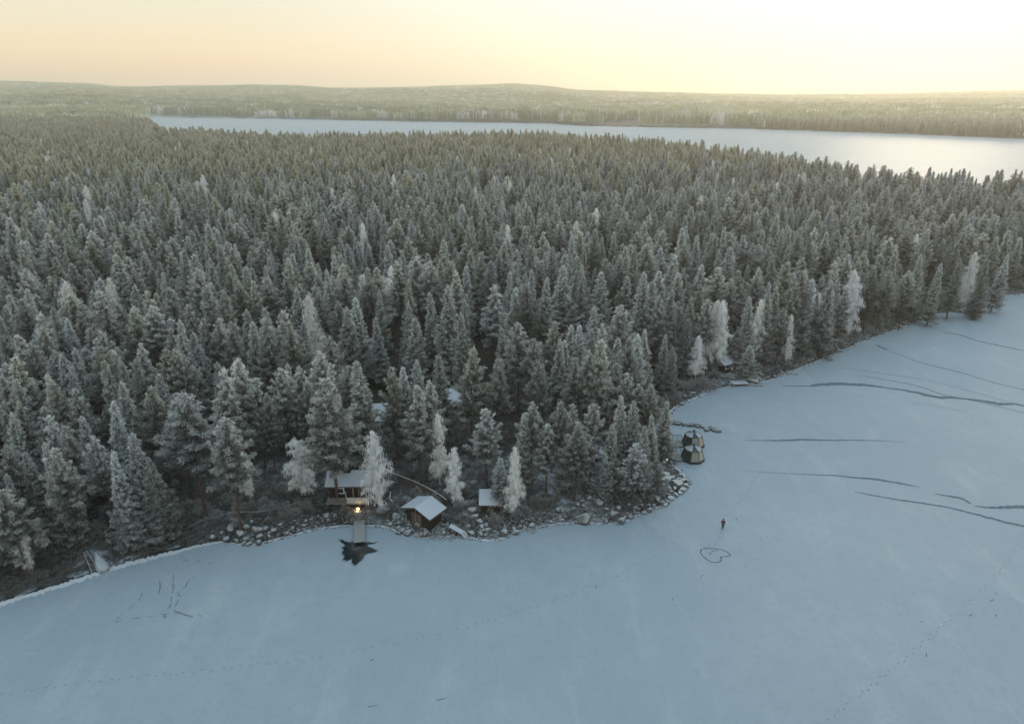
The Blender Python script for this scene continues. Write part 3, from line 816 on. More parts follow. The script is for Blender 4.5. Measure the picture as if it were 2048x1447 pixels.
wn = wob(P_[:, 0], P_[:, 1], 420, 91); rr2 = g.random(len(P_))
birchy = ((dd < 60) & (rr2 < .17)) | ((wn > .8) & (rr2 < .5)) | (rr2 < .05)
dk = (wob(P_[:, 0] * .5, P_[:, 1] * 1.6, 520, 95) + g.normal(0, .35, len(P_))) > .05
fvar = np.where(birchy, 6 + g.integers(0, 2, len(P_)), np.where(dk, 0, 3) + g.integers(0, 3, len(P_)))
hs = (1 + .18 * wob(P_[:, 0], P_[:, 1], 300, 92)) * g.uniform(.85, 1.15, len(P_))
ws = 1 + np.maximum(0, P_[:, 1] - 3500) / 7000
print('patches', len(P_))
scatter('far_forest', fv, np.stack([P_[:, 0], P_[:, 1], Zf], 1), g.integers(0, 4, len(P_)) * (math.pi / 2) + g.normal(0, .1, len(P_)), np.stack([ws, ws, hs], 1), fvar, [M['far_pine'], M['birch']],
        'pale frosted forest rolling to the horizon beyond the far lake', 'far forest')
# ---------------------------------------------------------------- marks on the ice
M['crack'] = mat('bare_dark_ice', .85, .08)[0]
_t = M['crack'].node_tree; _b = _t.nodes['Principled BSDF']
_t.links.new(mixc(_t, mrange(_t, noise(_t, 2.2, 4), .35, .65), (.06, .09, .11), (.11, .15, .18)), _b.inputs['Base Color'])
M['mark'] = plain('scraped_ice', (.04, .055, .065), .8, .1)
M['print'] = plain('trodden_snow', (.128, .165, .188), .8)
M['rim'] = frosted('rim_ice', (.27, .315, .35), (.31, .35, .38), (.37, .41, .44), .3, .9, 2, .8)
def ribbon(pts, widths, z, jag=.25, step=.6, seed=0, closed=False):
    """flat band along world points; returns MB"""
    g = random.Random(seed); mb = MB()
    P3 = []; W = []
    for i in range(len(pts) - 1):
        a, b = pts[i], pts[i + 1]; n = max(1, int((b - a).length / step))
        for k in range(n):
            t_ = k / n; P3.append(a.lerp(b, t_)); W.append(widths[i] * (1 - t_) + widths[i + 1] * t_)
    P3.append(pts[-1]); W.append(widths[-1])
    vs = []
    for i, p in enumerate(P3):
        d = P3[min(i + 1, len(P3) - 1)] - P3[max(i - 1, 0)]; d.z = 0; d.normalize()
        s = Vector((-d.y, d.x, 0)); w = W[i] * .5
        o = s * g.uniform(-jag, jag) * W[i]
        vs += [Vector((p.x, p.y, z)) + o + s * w * g.uniform(1 - jag, 1 + jag), Vector((p.x, p.y, z)) + o - s * w * g.uniform(1 - jag, 1 + jag)]
    mb.add(vs, [(2 * i, 2 * i + 1, 2 * i + 3, 2 * i + 2) for i in range(len(P3) - 1)])
    return mb
def smoothpts(P_, n=4):
    out_ = []
    for i in range(len(P_) - 1):
        p0, p1, p2, p3 = P_[max(i - 1, 0)], P_[i], P_[i + 1], P_[min(i + 2, len(P_) - 1)]
        for k in range(n):
            t_ = k / n
            out_.append(.5 * ((2 * p1) + (p2 - p0) * t_ + (2 * p0 - 5 * p1 + 4 * p2 - p3) * t_ * t_ + (3 * p1 - p0 - 3 * p2 + p3) * t_ ** 3))
    return out_ + [P_[-1]]
def Z6(x, y): return G(1300 + x / 2.738, 560 + y / 2.738)
CR = [([(730, 578), (880, 580), (905, 576), (1000, 568), (1100, 570), (1200, 577), (1300, 590), (1400, 604), (1500, 625), (1600, 642), (1720, 648), (1850, 665), (1920, 678), (1990, 677), (2048, 688)], [.4, .5, 1.3, 1.5, 1.4, 1.2, .7, 1.0, 1.5, 1.3, .5, 1.3, 1.3, .8, .6]),
      ([(1130, 520), (1250, 538), (1400, 565), (1500, 590), (1600, 625), (1720, 650), (1830, 672), (2048, 725), (2400, 800)], [.15, .3, .35, .4, .35, .4, .3, .3, .3]),
      ([(1040, 478), (1200, 500), (1330, 518), (1500, 545), (1650, 580), (1800, 620), (2048, 690)], [.12, .2, .25, .15, .2, .2, .2]),
      ([(1240, 355), (1295, 380)], [.6, .9]), ([(1297, 381), (1420, 430), (1520, 462), (1620, 485), (1750, 520), (1900, 565), (2048, 600), (2400, 690)], [.2, .25, .4, .5, .4, .4, .4, .4]),
      ([(1600, 285), (1700, 300), (1780, 328), (1900, 355), (2048, 385), (2300, 420)], [.3, .7, .6, .7, .6, .5]),
      ([(520, 876), (620, 877), (730, 877), (850, 873), (1000, 876), (1150, 876), (1300, 881), (1400, 888)], [.15, .35, .6, .7, .45, .35, .2, .1]),
      ([(520, 1045), (700, 1055), (850, 1063), (1000, 1068), (1080, 1076), (1200, 1086), (1320, 1102), (1400, 1118), (1480, 1133)], [.1, .15, .2, .35, .4, .6, .55, .5, .1]),
      ([(1560, 1170), (1630, 1180), (1700, 1193), (1755, 1223)], [.15, .5, .6, .4]), ([(1775, 1235), (1850, 1244), (1950, 1243), (2048, 1240), (2300, 1232)], [.2, .5, .8, .9, .9]),
      ([(1120, 1155), (1180, 1170), (1300, 1192), (1400, 1208), (1520, 1225), (1640, 1245), (1740, 1270), (1850, 1298), (1950, 1325), (2048, 1347), (2300, 1400)], [.1, .3, .35, .45, .45, .4, .5, .6, .55, .5, .5]),
      ([(390, 833), (500, 842)], [.15, .1]), ([(1430, 672), (1560, 688), (1740, 722)], [.12, .15, .1])]
for i, (pp, ww) in enumerate(CR):
    rb = ribbon(smoothpts([Z6(*p) for p in pp], 5), list(np.interp(np.linspace(0, len(ww) - 1, (len(pp) - 1) * 5 + 1), range(len(ww)), [q_ * 1.05 for q_ in ww])), .008, .16, .5, i)
    tag(rb.build('ice_crack', M['crack']), kind='structure')
# white crust along the waterline
sp = [G(x, y) for x, y in SHORE if -600 < x < 2600]
ww = [1.0 if p.x < -44 else .34 for p in sp]
bay = ribbon(smoothpts(sp, 6), list(np.interp(np.linspace(0, len(ww) - 1, (len(sp) - 1) * 6 + 1), range(len(ww)), ww)), .014, .28, .22, 5)
tag(bay.build('shore_ice_rim', M['rim']), kind='structure')
# heart and letters scraped in the snow
def ZH(x, y): return G(1340 + x / 9.045, 980 + y / 9.045)
heart = [[(600, 1052), (700, 1050), (800, 1055), (900, 1068), (970, 1085), (1040, 1120), (1085, 1155), (1080, 1180), (1030, 1196), (960, 1200), (915, 1203)],
         [(905, 1200), (925, 1230), (930, 1260), (890, 1290), (830, 1302), (760, 1295), (690, 1262), (620, 1210), (570, 1160), (550, 1110), (560, 1080), (578, 1058)],
         [(700, 1138), (728, 1130), (736, 1148), (712, 1162)], [(735, 1110), (760, 1132)], [(755, 1080), (775, 1112)], [(777, 1110), (785, 1094)], [(797, 1085), (840, 1087), (880, 1094)]]
hm = MB()
for i, s_ in enumerate(heart):
    w_ = .14 if i < 2 else .08
    rb = ribbon(smoothpts([ZH(*p) for p in s_], 4), [w_] * ((len(s_) - 1) * 4 + 1), .009, .12, .2, i); hm.add(rb.V, rb.F)
tag(hm.build('heart_drawing', M['mark']), 'large heart with letters inside, scraped through the snow on the ice', 'drawing')
# scratches off the left beach
SCR = [[(975, 632), (960, 658)], [(955, 665), (948, 690)], [(920, 703), (885, 740)], [(840, 770), (820, 785)], [(815, 790), (790, 820)], [(780, 832), (830, 822)], [(900, 806), (960, 800)], [(1010, 795), (1070, 785)], [(1100, 780), (1150, 772)],
       [(1185, 770), (1240, 768)], [(1185, 748), (1250, 770), (1320, 793)], [(1190, 757), (1260, 780), (1315, 797)], [(1350, 770), (1380, 793)], [(1090, 545), (1092, 600), (1080, 640)], [(1098, 560), (1098, 600)], [(1185, 500), (1180, 590), (1175, 635)],
       [(1160, 575), (1190, 580), (1185, 610)], [(1210, 625), (1225, 650), (1240, 657)], [(1205, 650), (1230, 648)], [(1170, 655), (1168, 700), (1145, 742)], [(1215, 680), (1200, 720)], [(1165, 715), (1160, 735)], [(1290, 540), (1270, 580), (1250, 600)],
       [(1100, 460), (1120, 461)], [(1200, 450), (1210, 462)], [(1260, 405), (1285, 408)], [(1330, 410), (1370, 420)], [(1420, 425), (1450, 432)], [(745, 628), (755, 630)], [(725, 655), (718, 665)], [(1120, 775), (1118, 800)], [(1130, 780), (1128, 805)]]
sc_ = MB()
for i, s_ in enumerate(SCR):
    q = smoothpts([G(x / 3.413, 1000 + y / 3.413) for x, y in s_], 4)
    rb = ribbon(q, [.035 + .05 * random.random()] * len(q), .009, .45, .25, i); sc_.add(rb.V, rb.F)
for (x, y, dx, dy) in [(1841, 1243, 4, -1.5), (1991, 1185, 1, 3), (1980, 1201, 9, -3), (1992, 1232, 1, -4), (1938, 1231, 8, -4), (1852, 1312, 1, -7), (1472, 1040, 3, -4), (1520, 1077, 1, -3), (741, 1320, 8, -4), (1344, 1200, 3, -6), (1192, 1176, 1, -5), (1490, 1133, 3, -1), (735, 1413, 20, -4), (1402, 1153, 4, -4), (872, 1400, 20, -5)]:
    rb = ribbon([G(x, y), G(x + dx, y + dy)], [.10, .06], .009, .3, .3, int(x)); sc_.add(rb.V, rb.F)
tag(sc_.build('scratches', M['mark']), 'dark scraped marks scattered on the snowy ice off the beach', 'ice marks', kind='stuff')
# footprints
def prints(name, pp, label, step=.62, seed=1):
    g = random.Random(seed); q = [G(x, y) for x, y in pp]; mb = MB(); side = 1
    q = smoothpts(q, 5); dist_ = 0
    for i in range(len(q) - 1):
        a, b = q[i], q[i + 1]; L = (b - a).length; d = (b - a).normalized(); s = Vector((-d.y, d.x, 0))
        while dist_ < L:
            p = a + d * dist_ + s * (.13 * side + g.uniform(-.06, .06)); side = -side
            ln, w_ = .17 * g.uniform(.8, 1.2), .075
            mb.add([Vector((p.x, p.y, .009)) + d * ln * math.cos(k * math.pi / 4) + s * w_ * math.sin(k * math.pi / 4) for k in range(8)], [tuple(range(8))])
            dist_ += step * (g.uniform(.75, 1.3) if g.random() > .08 else 2.6)
        dist_ -= L
    tag(mb.build(name, M['print']), label, 'footprints', kind='stuff')
prints('footprints', [(1640, 1456), (1686, 1414), (1739, 1373), (1767, 1350), (1805, 1323), (1848, 1281), (1875, 1258), (1898, 1239), (1938, 1204), (1976, 1168), (2014, 1126), (2025, 1104), (2042, 1073), (2070, 1030)], 'dotted line of footprints crossing the right side of the ice', .85)
prints('footprints', [(1295, 1117), (1243, 1146), (1178, 1173), (1127, 1192), (1079, 1209), (1042, 1221), (967, 1243), (912, 1259), (861, 1269), (803, 1283), (751, 1293), (700, 1303), (608, 1319), (513, 1327), (379, 1343), (290, 1351), (164, 1365), (10, 1387), (-60, 1396)], 'faint long line of footprints curving across the near ice', 1.0, 2)
prints('footprints', [(1446, 1046), (1465, 1020), (1480, 1002), (1492, 985), (1515, 950), (1530, 930)], 'footprints leading up to the walking person', .7, 3)
prints('footprints', [(1446, 1062), (1438, 1080), (1420, 1090), (1403, 1098)], 'footprints between the walking person and the heart', .6, 4)
prints('footprints', [(1240, 1050), (1290, 1062), (1335, 1080), (1372, 1098), (1395, 1104)], 'footprints from the rocky shore towards the heart', .8, 5)
# open water at the end of the jetty
WH = [(360, 890), (430, 905), (520, 940), (620, 935), (700, 945), (800, 940), (870, 935), (960, 950), (1035, 930), (960, 972), (860, 990), (850, 1010), (930, 1040), (1025, 1080), (1000, 1110), (900, 1130), (830, 1150), (790, 1200), (720, 1280), (660, 1330), (630, 1360), (590, 1310), (560, 1230), (500, 1270), (430, 1250), (440, 1180), (400, 1120), (430, 1070), (400, 1050), (470, 1000), (380, 930)]
wp = [G(640 + x / 9.04, 980 + y / 9.04, .012) for x, y in WH]
jit = random.Random(4); wq = []
for i in range(len(wp)):
    a, b = wp[i], wp[(i + 1) % len(wp)]
    for k in range(4):
        p = a.lerp(b, k / 4); wq.append(p + Vector((jit.uniform(-.10, .10), jit.uniform(-.14, .14), 0)) * (1 if k else 0))
cw = sum(wq, Vector()) / len(wq)
for k_, z_, c_ in ((1.13, .0045, (.150, .190, .215)), (1.05, .0085, (.075, .10, .115))):
    wr = MB(); wr.add([cw + (p - cw) * (k_ + jit.uniform(-.03, .05)) + Vector((0, 0, z_ - .012)) for p in wq], [tuple(range(len(wq)))])
    tag(wr.build('wet_ice', plain('wet_ice_%d' % int(k_ * 100), c_, .4)), kind='structure')
m, t, b = mat('open_black_water', .12, .5)
b.inputs['Base Color'].default_value = (.010, .016, .018, 1); bump(t, b, noise(t, 3, 3), .15, .03)
wm = MB(); wm.add(wq, [tuple(range(len(wq)))]); tag(wm.build('open_water', m), kind='structure')
def patch_poly(name, cx_, cy_, r, n, matl, z, seed, kind='structure', sq=.6):
    g = random.Random(seed); c = G(cx_, cy_)
    vs = [c + Vector((r * g.uniform(.6, 1.15) * math.cos(6.283 * k / n), r * sq * g.uniform(.6, 1.15) * math.sin(6.283 * k / n), z)) for k in range(n)]
    mb = MB(); mb.add(vs, [tuple(range(n))]); return tag(mb.build(name, matl), kind=kind)
M['crust'] = frosted('wind_crust', (.215, .27, .31), (.205, .26, .30), (.235, .285, .32), .3, .9, 1.0, .7)
patch_poly('snow_crust', 795, 1137, 1.5, 40, M['crust'], .006, 3, sq=1.1)
for i, (x, y, r) in enumerate([(1783, 1333, .5), (1790, 1341, .35), (1812, 1350, .6), (1845, 1358, .35), (1510, 1303, .6), (1795, 1418, .5), (1780, 1444, .4), (60, 1306, 1.0), (1036, 1152, .35), (1790, 1265, .5), (1000, 1100, .8), (1085, 1088, .8), (1195, 1070, .6), (1040, 1085, .5)]):
    patch_poly('snow_crust', x, y, r * .8, 22, M['crust'], .011, 30 + i, sq=.3)
    if i > 9: pass
# ---------------------------------------------------------------- stones
def rock_mesh(name, seed, matl, flat=.7, slab=False):
    g = np.random.default_rng(seed)
    u = unit(g.normal(0, 1, (26 if not slab else 14, 3))); u *= g.uniform(.78, 1.0, (len(u), 1))
    if slab: u[:, 2] = np.sign(u[:, 2]) * .9; u[:, :2] = unit(g.normal(0, 1, (len(u), 2))) * g.uniform(.7, 1, (len(u), 1))
    u *= np.array([.5, .5 * g.uniform(.65, .95), .5 * flat])
    bm = bmesh.new()
    for p in u: bm.verts.new(p)
    r_ = bmesh.ops.convex_hull(bm, input=bm.verts)
    bmesh.ops.delete(bm, geom=[v for v in bm.verts if not v.link_faces], context='VERTS')
    bmesh.ops.bevel(bm, geom=list(bm.edges), offset=.03, segments=1, affect='EDGES')
    me = bpy.data.meshes.new(name); bm.to_mesh(me); bm.free(); me.materials.append(matl); return me
RK = [rock_mesh('boulder', 900 + i, M['rock'], .62 + .08 * (i % 4)) for i in range(9)]
SL = [rock_mesh('stone_slab', 950 + i, M['slab'], .22, True) for i in range(4)]
rocks = []
def put_rock(x, y, s, label, me=None, tilt=.3, name='boulder', grp=None, sink=.2):
    """x, y world"""
    z = max(hz(x, y), 0.0)
    me = me or random.choice(RK)
    o = link(name, me); o.location = (x, y, z + s * .5 * (.3 if name != 'boulder' else .62) - sink * s * .5)
    o.rotation_euler = (random.uniform(-tilt, tilt), random.uniform(-tilt, tilt), random.uniform(0, 6.28))
    k = random.uniform(.85, 1.2); o.scale = (s * k, s / k, s * random.uniform(.8, 1.15))
    tag(o, label, 'boulder' if name == 'boulder' else 'stone slab', group=grp or label)
    rocks.append((x, y, s)); return o
BIG = [(464, 1061, 1.7, 'pointed triangular boulder standing tallest in the heap beside the left beach'), (480, 1069, 1.5, None), (494, 1060, 1.3, None), (453, 1075, 1.2, None), (426, 1072, 1.3, 'low boulder lying alone at the beach end of the boulder heap'), (511, 1063, 1.4, None), (520, 1071, 1.3, None),
       (491, 1076, 1.2, None), (472, 1078, 1.1, None), (498, 1083, 1.0, None), (486, 1083, .9, None), (517, 1081, 1.3, None), (529, 1060, 1.3, None), (547, 1061, 1.1, None), (573, 1063, 1.0, None), (584, 1055, .9, None), (505, 1052, 1.0, None), (538, 1070, .9, None), (443, 1066, .9, None),
       (767, 1028, 2.6, 'largest pale boulder, between the jetty and the boathouse'), (793, 1036, 1.6, 'smooth sloping boulder touching the left side of the boathouse'), (803, 1057, 1.5, 'long flat boulder below the left corner of the boathouse'), (815, 1055, .9, None), (813, 1063, 1.3, None), (797, 1062, .8, None), (840, 1066, 1.0, 'pale square boulder at the waterline below the boathouse'),
       (943, 1063, 1.2, 'square boulder beside the foot of the snowy gangway'), (949, 1042, 1.6, 'pointed boulder right of the gangway'), (933, 1021, 1.8, None), (946, 1032, 1.9, None), (960, 1050, 1.4, None), (975, 1060, 1.2, None), (930, 1040, 1.2, None),
       (1166, 1036, 2.9, 'largest dark sloping boulder at the waterline of the rocky point'), (1197, 1015, 2.0, None), (1180, 1006, 1.3, None), (1165, 1009, 1.1, None), (1155, 1016, 1.0, None), (1167, 1017, 1.0, None), (1210, 1007, 1.2, None), (1198, 1001, 1.0, None), (1226, 1031, 2.3, 'broad flat-topped boulder right of the largest one on the point'), (1243, 1040, 1.6, 'pale boulder sticking out into the ice on the point'),
       (1020, 1030, 1.6, 'long pale boulder leaning beside the slim birch'), (1008, 1063, 1.8, 'big boulder at the waterline left of the stone heap'), (1031, 1061, 1.4, None), (1252, 986, 1.0, None), (1275, 982, 1.3, None), (1290, 981, 1.0, None), (1311, 977, 1.4, None), (1210, 985, .9, None), (1237, 970, .8, None), (1299, 1017, 1.3, None), (1289, 1021, 1.0, None), (1316, 998, 1.3, None), (1262, 1030, 1.1, None), (1325, 1002, 1.2, None), (1280, 1000, .9, None),
       (1374, 957, .9, 'dark rock sitting alone on the ice off the point'), (1300, 872, 1.6, None), (1296, 866, 1.3, None)]
for x, y, s, lb in BIG:
    g = G(x, y, .5); sec = 'heap beside the left beach' if x < 620 else ('bank around the boathouse' if x < 1005 else 'rocky point')
    put_rock(g.x, g.y, s * 1.05, lb or 'grey frosted boulder in the ' + sec, grp='large boulders of the ' + sec)
for x, y, s in [(1336, 963, 2.4), (1355, 968, 2.9), (1366, 975, 1.9), (1367, 960, 2.4), (1330, 953, 2.2), (1345, 957, 1.4), (1352, 985, 1.6), (1342, 992, 1.6), (1362, 946, 1.4), (1331, 1004, 1.3), (1372, 966, 1.6), (1349, 975, 1.7), (1358, 957, 1.5), (1339, 975, 1.6), (1324, 965, 1.7), (1360, 981, 1.4), (1334, 985, 1.5)]:
    g = G(x, y, .6); put_rock(g.x, g.y, s * .78, 'tilted pale stone slab on the tip of the rocky point', random.choice(SL), .22, 'stone_slab', 'stone slabs on the tip of the point', -.2)
# breakwater
bw = [Vector((*G(x, y)[:2], 0)) for x, y in [(1332, 845), (1348, 845), (1362, 847), (1385, 851), (1410, 857), (1440, 863)]]
for i in range(46):
    t_ = i / 46 * 5; k = int(t_); p = bw[k].lerp(bw[k + 1], t_ - k)
    put_rock(p.x + random.uniform(-.5, .5), p.y + random.uniform(-.7, .7), random.uniform(.8, 1.35), 'dark rock in the breakwater behind the glass pods', grp='rocks of the breakwater', sink=.1)
LMP, JT = G(716, 1017, 1.15), G(719, 1047, .35)
# the waterline: boulders one by one, then the small stones as one mass
shore_pts = [G(x, y) for x, y in SHORE]
def along(x0, x1, n, off, smin, smax, label, grp, seed):
    g = random.Random(seed)
    seg = [(shore_pts[i], shore_pts[i + 1]) for i in range(len(SHORE) - 1) if x0 <= SHORE[i][0] <= x1 and (SHORE[i][1] > 860 or x0 > 1290) and not (x0 < 1290 and SHORE[i][1] < 905)]
    Ls = [(b - a).length for a, b in seg]; T_ = sum(Ls)
    for _ in range(n):
        u_ = g.uniform(0, T_); i = 0
        while u_ > Ls[i] and i < len(Ls) - 1: u_ -= Ls[i]; i += 1
        a, b = seg[i]; d_ = (b - a).normalized(); p = a + d_ * u_; nn = Vector((-d_.y, d_.x, 0))
        o_ = g.uniform(*off)
        yield p.x + nn.x * o_, p.y + nn.y * o_, g.uniform(smin, smax) * (1.0 if g.random() < .8 else 1.4)
for x, y, s in along(520, 1360, 120, (-.2, 2.4), .5, 1.05, '', '', 3):
    if math.hypot(x - LMP.x, y - LMP.y) < 3.2 or abs(x - JT.x) < 1.3 and y < JT.y + 3: continue
    put_rock(x, y, s, 'small grey boulder along the waterline of the headland', grp='boulders edging the headland')
for x, y, s in along(1296, 1840, 84, (-.3, 2.0), .6, 1.15, '', '', 4):
    if y < 113: continue
    put_rock(x, y, s, 'dark boulder edging the curving bay', grp='boulders edging the bay')
# two stony spits
stp = []
for (x, y, dx, dy, n) in [(1475, 768, 50, 4, 60), (1560, 745, 36, 4, 60), (1500, 762, 24, 6, 40)]:
    for _ in range(n):
        u_ = random.random(); g = G(x + dx * u_, y + dy * u_ + random.gauss(0, 1.6) * (1.1 - u_)); stp.append((g.x, g.y, random.uniform(.25, .6)))
for x, y, s in along(455, 1360, 1900, (-.5, 2.6), .12, .42, '', '', 13): stp.append((x, y, s))
for x, y, s in along(1296, 2048, 1700, (-.6, 2.4), .2, .6, '', '', 14): stp.append((x, y, s))
for _ in range(420):      # cobbles under the boathouse and at the point
    if _ < 240: g = G(random.gauss(880, 16), random.gauss(1066, 6), .2)
    else: g = G(random.gauss(1050, 22), random.gauss(1052, 6), .2)
    stp.append((g.x, g.y, random.uniform(.15, .4)))
stp = np.array(stp); sz_ = np.maximum(height(stp[:, 0], stp[:, 1]), 0)
ok = sdist(stp[:, 0], stp[:, 1]) > -1.2; ok |= stp[:, 1] > 110
stp, sz_ = stp[ok], sz_[ok]
rv = []
for me in RK[:5]:
    v = np.array([p.co[:] for p in me.vertices]); tf = []
    for p in me.polygons:
        q = list(p.vertices); tf += [(q[0], q[j], q[j + 1]) for j in range(1, len(q) - 1)]
    rv.append((v, np.array(tf), np.zeros(len(v)), np.zeros(len(tf))))
sc3 = np.repeat(stp[:, 2:3], 3, 1) * rng.uniform(.75, 1.25, (len(stp), 3))
scatter('shore_stones', rv, np.stack([stp[:, 0], stp[:, 1], sz_ + stp[:, 2] * .1], 1), rng.uniform(0, 6.28, len(stp)), sc3, rng.integers(0, 5, len(stp)), [M['rock']], 'small frosted stones strewn along the waterline', 'stones')

# ---------------------------------------------------------------- bushes and ground cover
SHV = [shrub(700 + i, [.9, 1.1, .7, 1.3, .8][i], [1.1, 1.0, 1.5, 1.2, .7][i]) for i in range(5)]
SHM = [np_mesh('frosted_bush', V, tri(len(V) // 3), 3, [M['shrub']], attrs={'frost': ('FLOAT', A)}) for V, A in SHV]
NOB = [(650, 935, 768, 1020), (790, 1020, 905, 1062), (945, 985, 985, 1016), (885, 800, 972, 862), (1085, 925, 1155, 992), (700, 1020, 740, 1092), (165, 1095, 228, 1150), (890, 1045, 945, 1080), (1325, 860, 1445, 940)]
bp = grid(72, 122, 1.9, 21); d = sdist(bp[:, 0], bp[:, 1]); bz = height(bp[:, 0], bp[:, 1])
qx, qy = pix(bp[:, 0], bp[:, 1], bz)
nb_ = 0
def bush_label(x, y):
    if x < 430: return 'frosted bush at the top of the left beach'
    if x < 660: return 'frosted bush on the bank left of the brown cabin'
    if x < 800: return 'frosted bush between the brown cabin and the waterline'
    if x < 1000: return 'frosted bush around the boathouse and gangway'
    if x < 1200: return 'frosted bush among the boulders below the frosty lawn'
    return 'frosted bush on the rocky point by the stone slabs'
order = np.argsort(qy)[::-1]
for k in order:
    if not (-20 < qx[k] < 1375 and qy[k] > 880) or d[k] < 1.0 or nb_ >= 215: continue
    if any(a < qx[k] < c and b_ < qy[k] < e for a, b_, c, e in NOB): continue
    if qx[k] < 420 and d[k] < 7.5: continue
    pr = .30 if d[k] < 3.2 else (.62 if d[k] < 9 else .35)
    if rng.random() > pr: continue
    i = int(rng.integers(0, 5)); s = float(rng.uniform(.55, 1.25)) * (.8 if d[k] < 2 else 1)
    if 690 < qx[k] < 745: s *= .45
    if math.hypot(bp[k, 0] - LMP.x, bp[k, 1] - LMP.y + .6) < 1.3: continue
    o = link('frosted_bush', SHM[i]); o.location = (bp[k, 0], bp[k, 1], bz[k] - .05); o.scale = (s, s, s * float(rng.uniform(.7, 1.1))); o.rotation_euler = (0, 0, float(rng.uniform(0, 6.28)))
    lb = bush_label(qx[k], qy[k]); tag(o, lb, 'bush', group=lb); nb_ += 1
for (x, y, s) in [(706, 1035, .5), (724, 1031, .55), (717, 1039, .4), (700, 1029, .6), (731, 1038, .45), (690, 1022, .8), (742, 1026, .6)]:
    g = G(x, y, .9); o = link('frosted_bush', SHM[1]); o.location = (g.x, g.y, hz(g.x, g.y)); o.scale = (s, s, s * 1.1); tag(o, 'low frosted bush lit warmly around the garden lamp above the jetty', 'bush', group='bushes around the garden lamp')
# bay-side bushes
bp = grid(112, 235, 2.4, 22); d = sdist(bp[:, 0], bp[:, 1]); bz = height(bp[:, 0], bp[:, 1]); qx, qy = pix(bp[:, 0], bp[:, 1], bz)
nb2 = 0
for k in rng.permutation(len(bp)):
    if not (1290 < qx[k] < 2060) or not (1.2 < d[k] < 5.5) or nb2 >= 105 or rng.random() > .36: continue
    if 1440 < qx[k] < 1500 and d[k] > 3: continue
    i = int(rng.integers(0, 5)); s = float(rng.uniform(.9, 1.7))
    o = link('frosted_bush', SHM[i]); o.location = (bp[k, 0], bp[k, 1], bz[k] - .05); o.scale = (s, s, s); o.rotation_euler = (0, 0, float(rng.uniform(0, 6.28)))
    tag(o, 'brownish frosted bush fringing the curving bay', 'bush', group='bushes fringing the bay'); nb2 += 1
def tuft(seed):
    g = np.random.default_rng(seed); n = 46
    C = np.stack([g.normal(0, .30, n), g.normal(0, .30, n), np.zeros(n)], 1)
    return needles(C, np.tile([0, 0, 1.0], (n, 1)), g.uniform(.4, 1, n), 2, .38, .05, .35, g, .3, .3)
tv_ = [tuft(40 + i) for i in range(4)]
gp = np.concatenate([grid(70, 125, .52, 31), grid(125, 240, 1.5, 32)])
d = sdist(gp[:, 0], gp[:, 1])
gp = gp[(d > .9) & (d < 34) & (gp[:, 0] > -85) & ((gp[:, 1] < 125) | (d < 10))]
gz = height(gp[:, 0], gp[:, 1]); qx, qy = pix(gp[:, 0], gp[:, 1], gz)
ok = rng.random(len(gp)) < (.55 + .4 * wob(gp[:, 0], gp[:, 1], 6, 71))
for a, b_, c, e in [(655, 960, 765, 1012), (795, 1025, 900, 1055), (168, 1098, 226, 1146)]: ok &= ~((qx > a) & (qx < c) & (qy > b_) & (qy < e))
lawn = G(1110, 955, 1.5); ok &= np.hypot(gp[:, 0] - lawn.x, gp[:, 1] - lawn.y) > 5
gp, gz = gp[ok], gz[ok]
print('tufts', len(gp), 'bushes', nb_, nb2)
gs = rng.uniform(.45, 1.1, (len(gp), 1)) * np.where(gp[:, 1:2] > 125, 1.8, 1)
scatter('undergrowth', [(V, tri(len(V) // 3), A, np.zeros(len(V) // 3)) for V, A in tv_], np.stack([gp[:, 0], gp[:, 1], gz - .03], 1), rng.uniform(0, 6.28, len(gp)), np.repeat(gs, 3, 1), rng.integers(0, 4, len(gp)), [M['grass']], 'frosted grass and low heath between the shore and the trees', 'undergrowth')

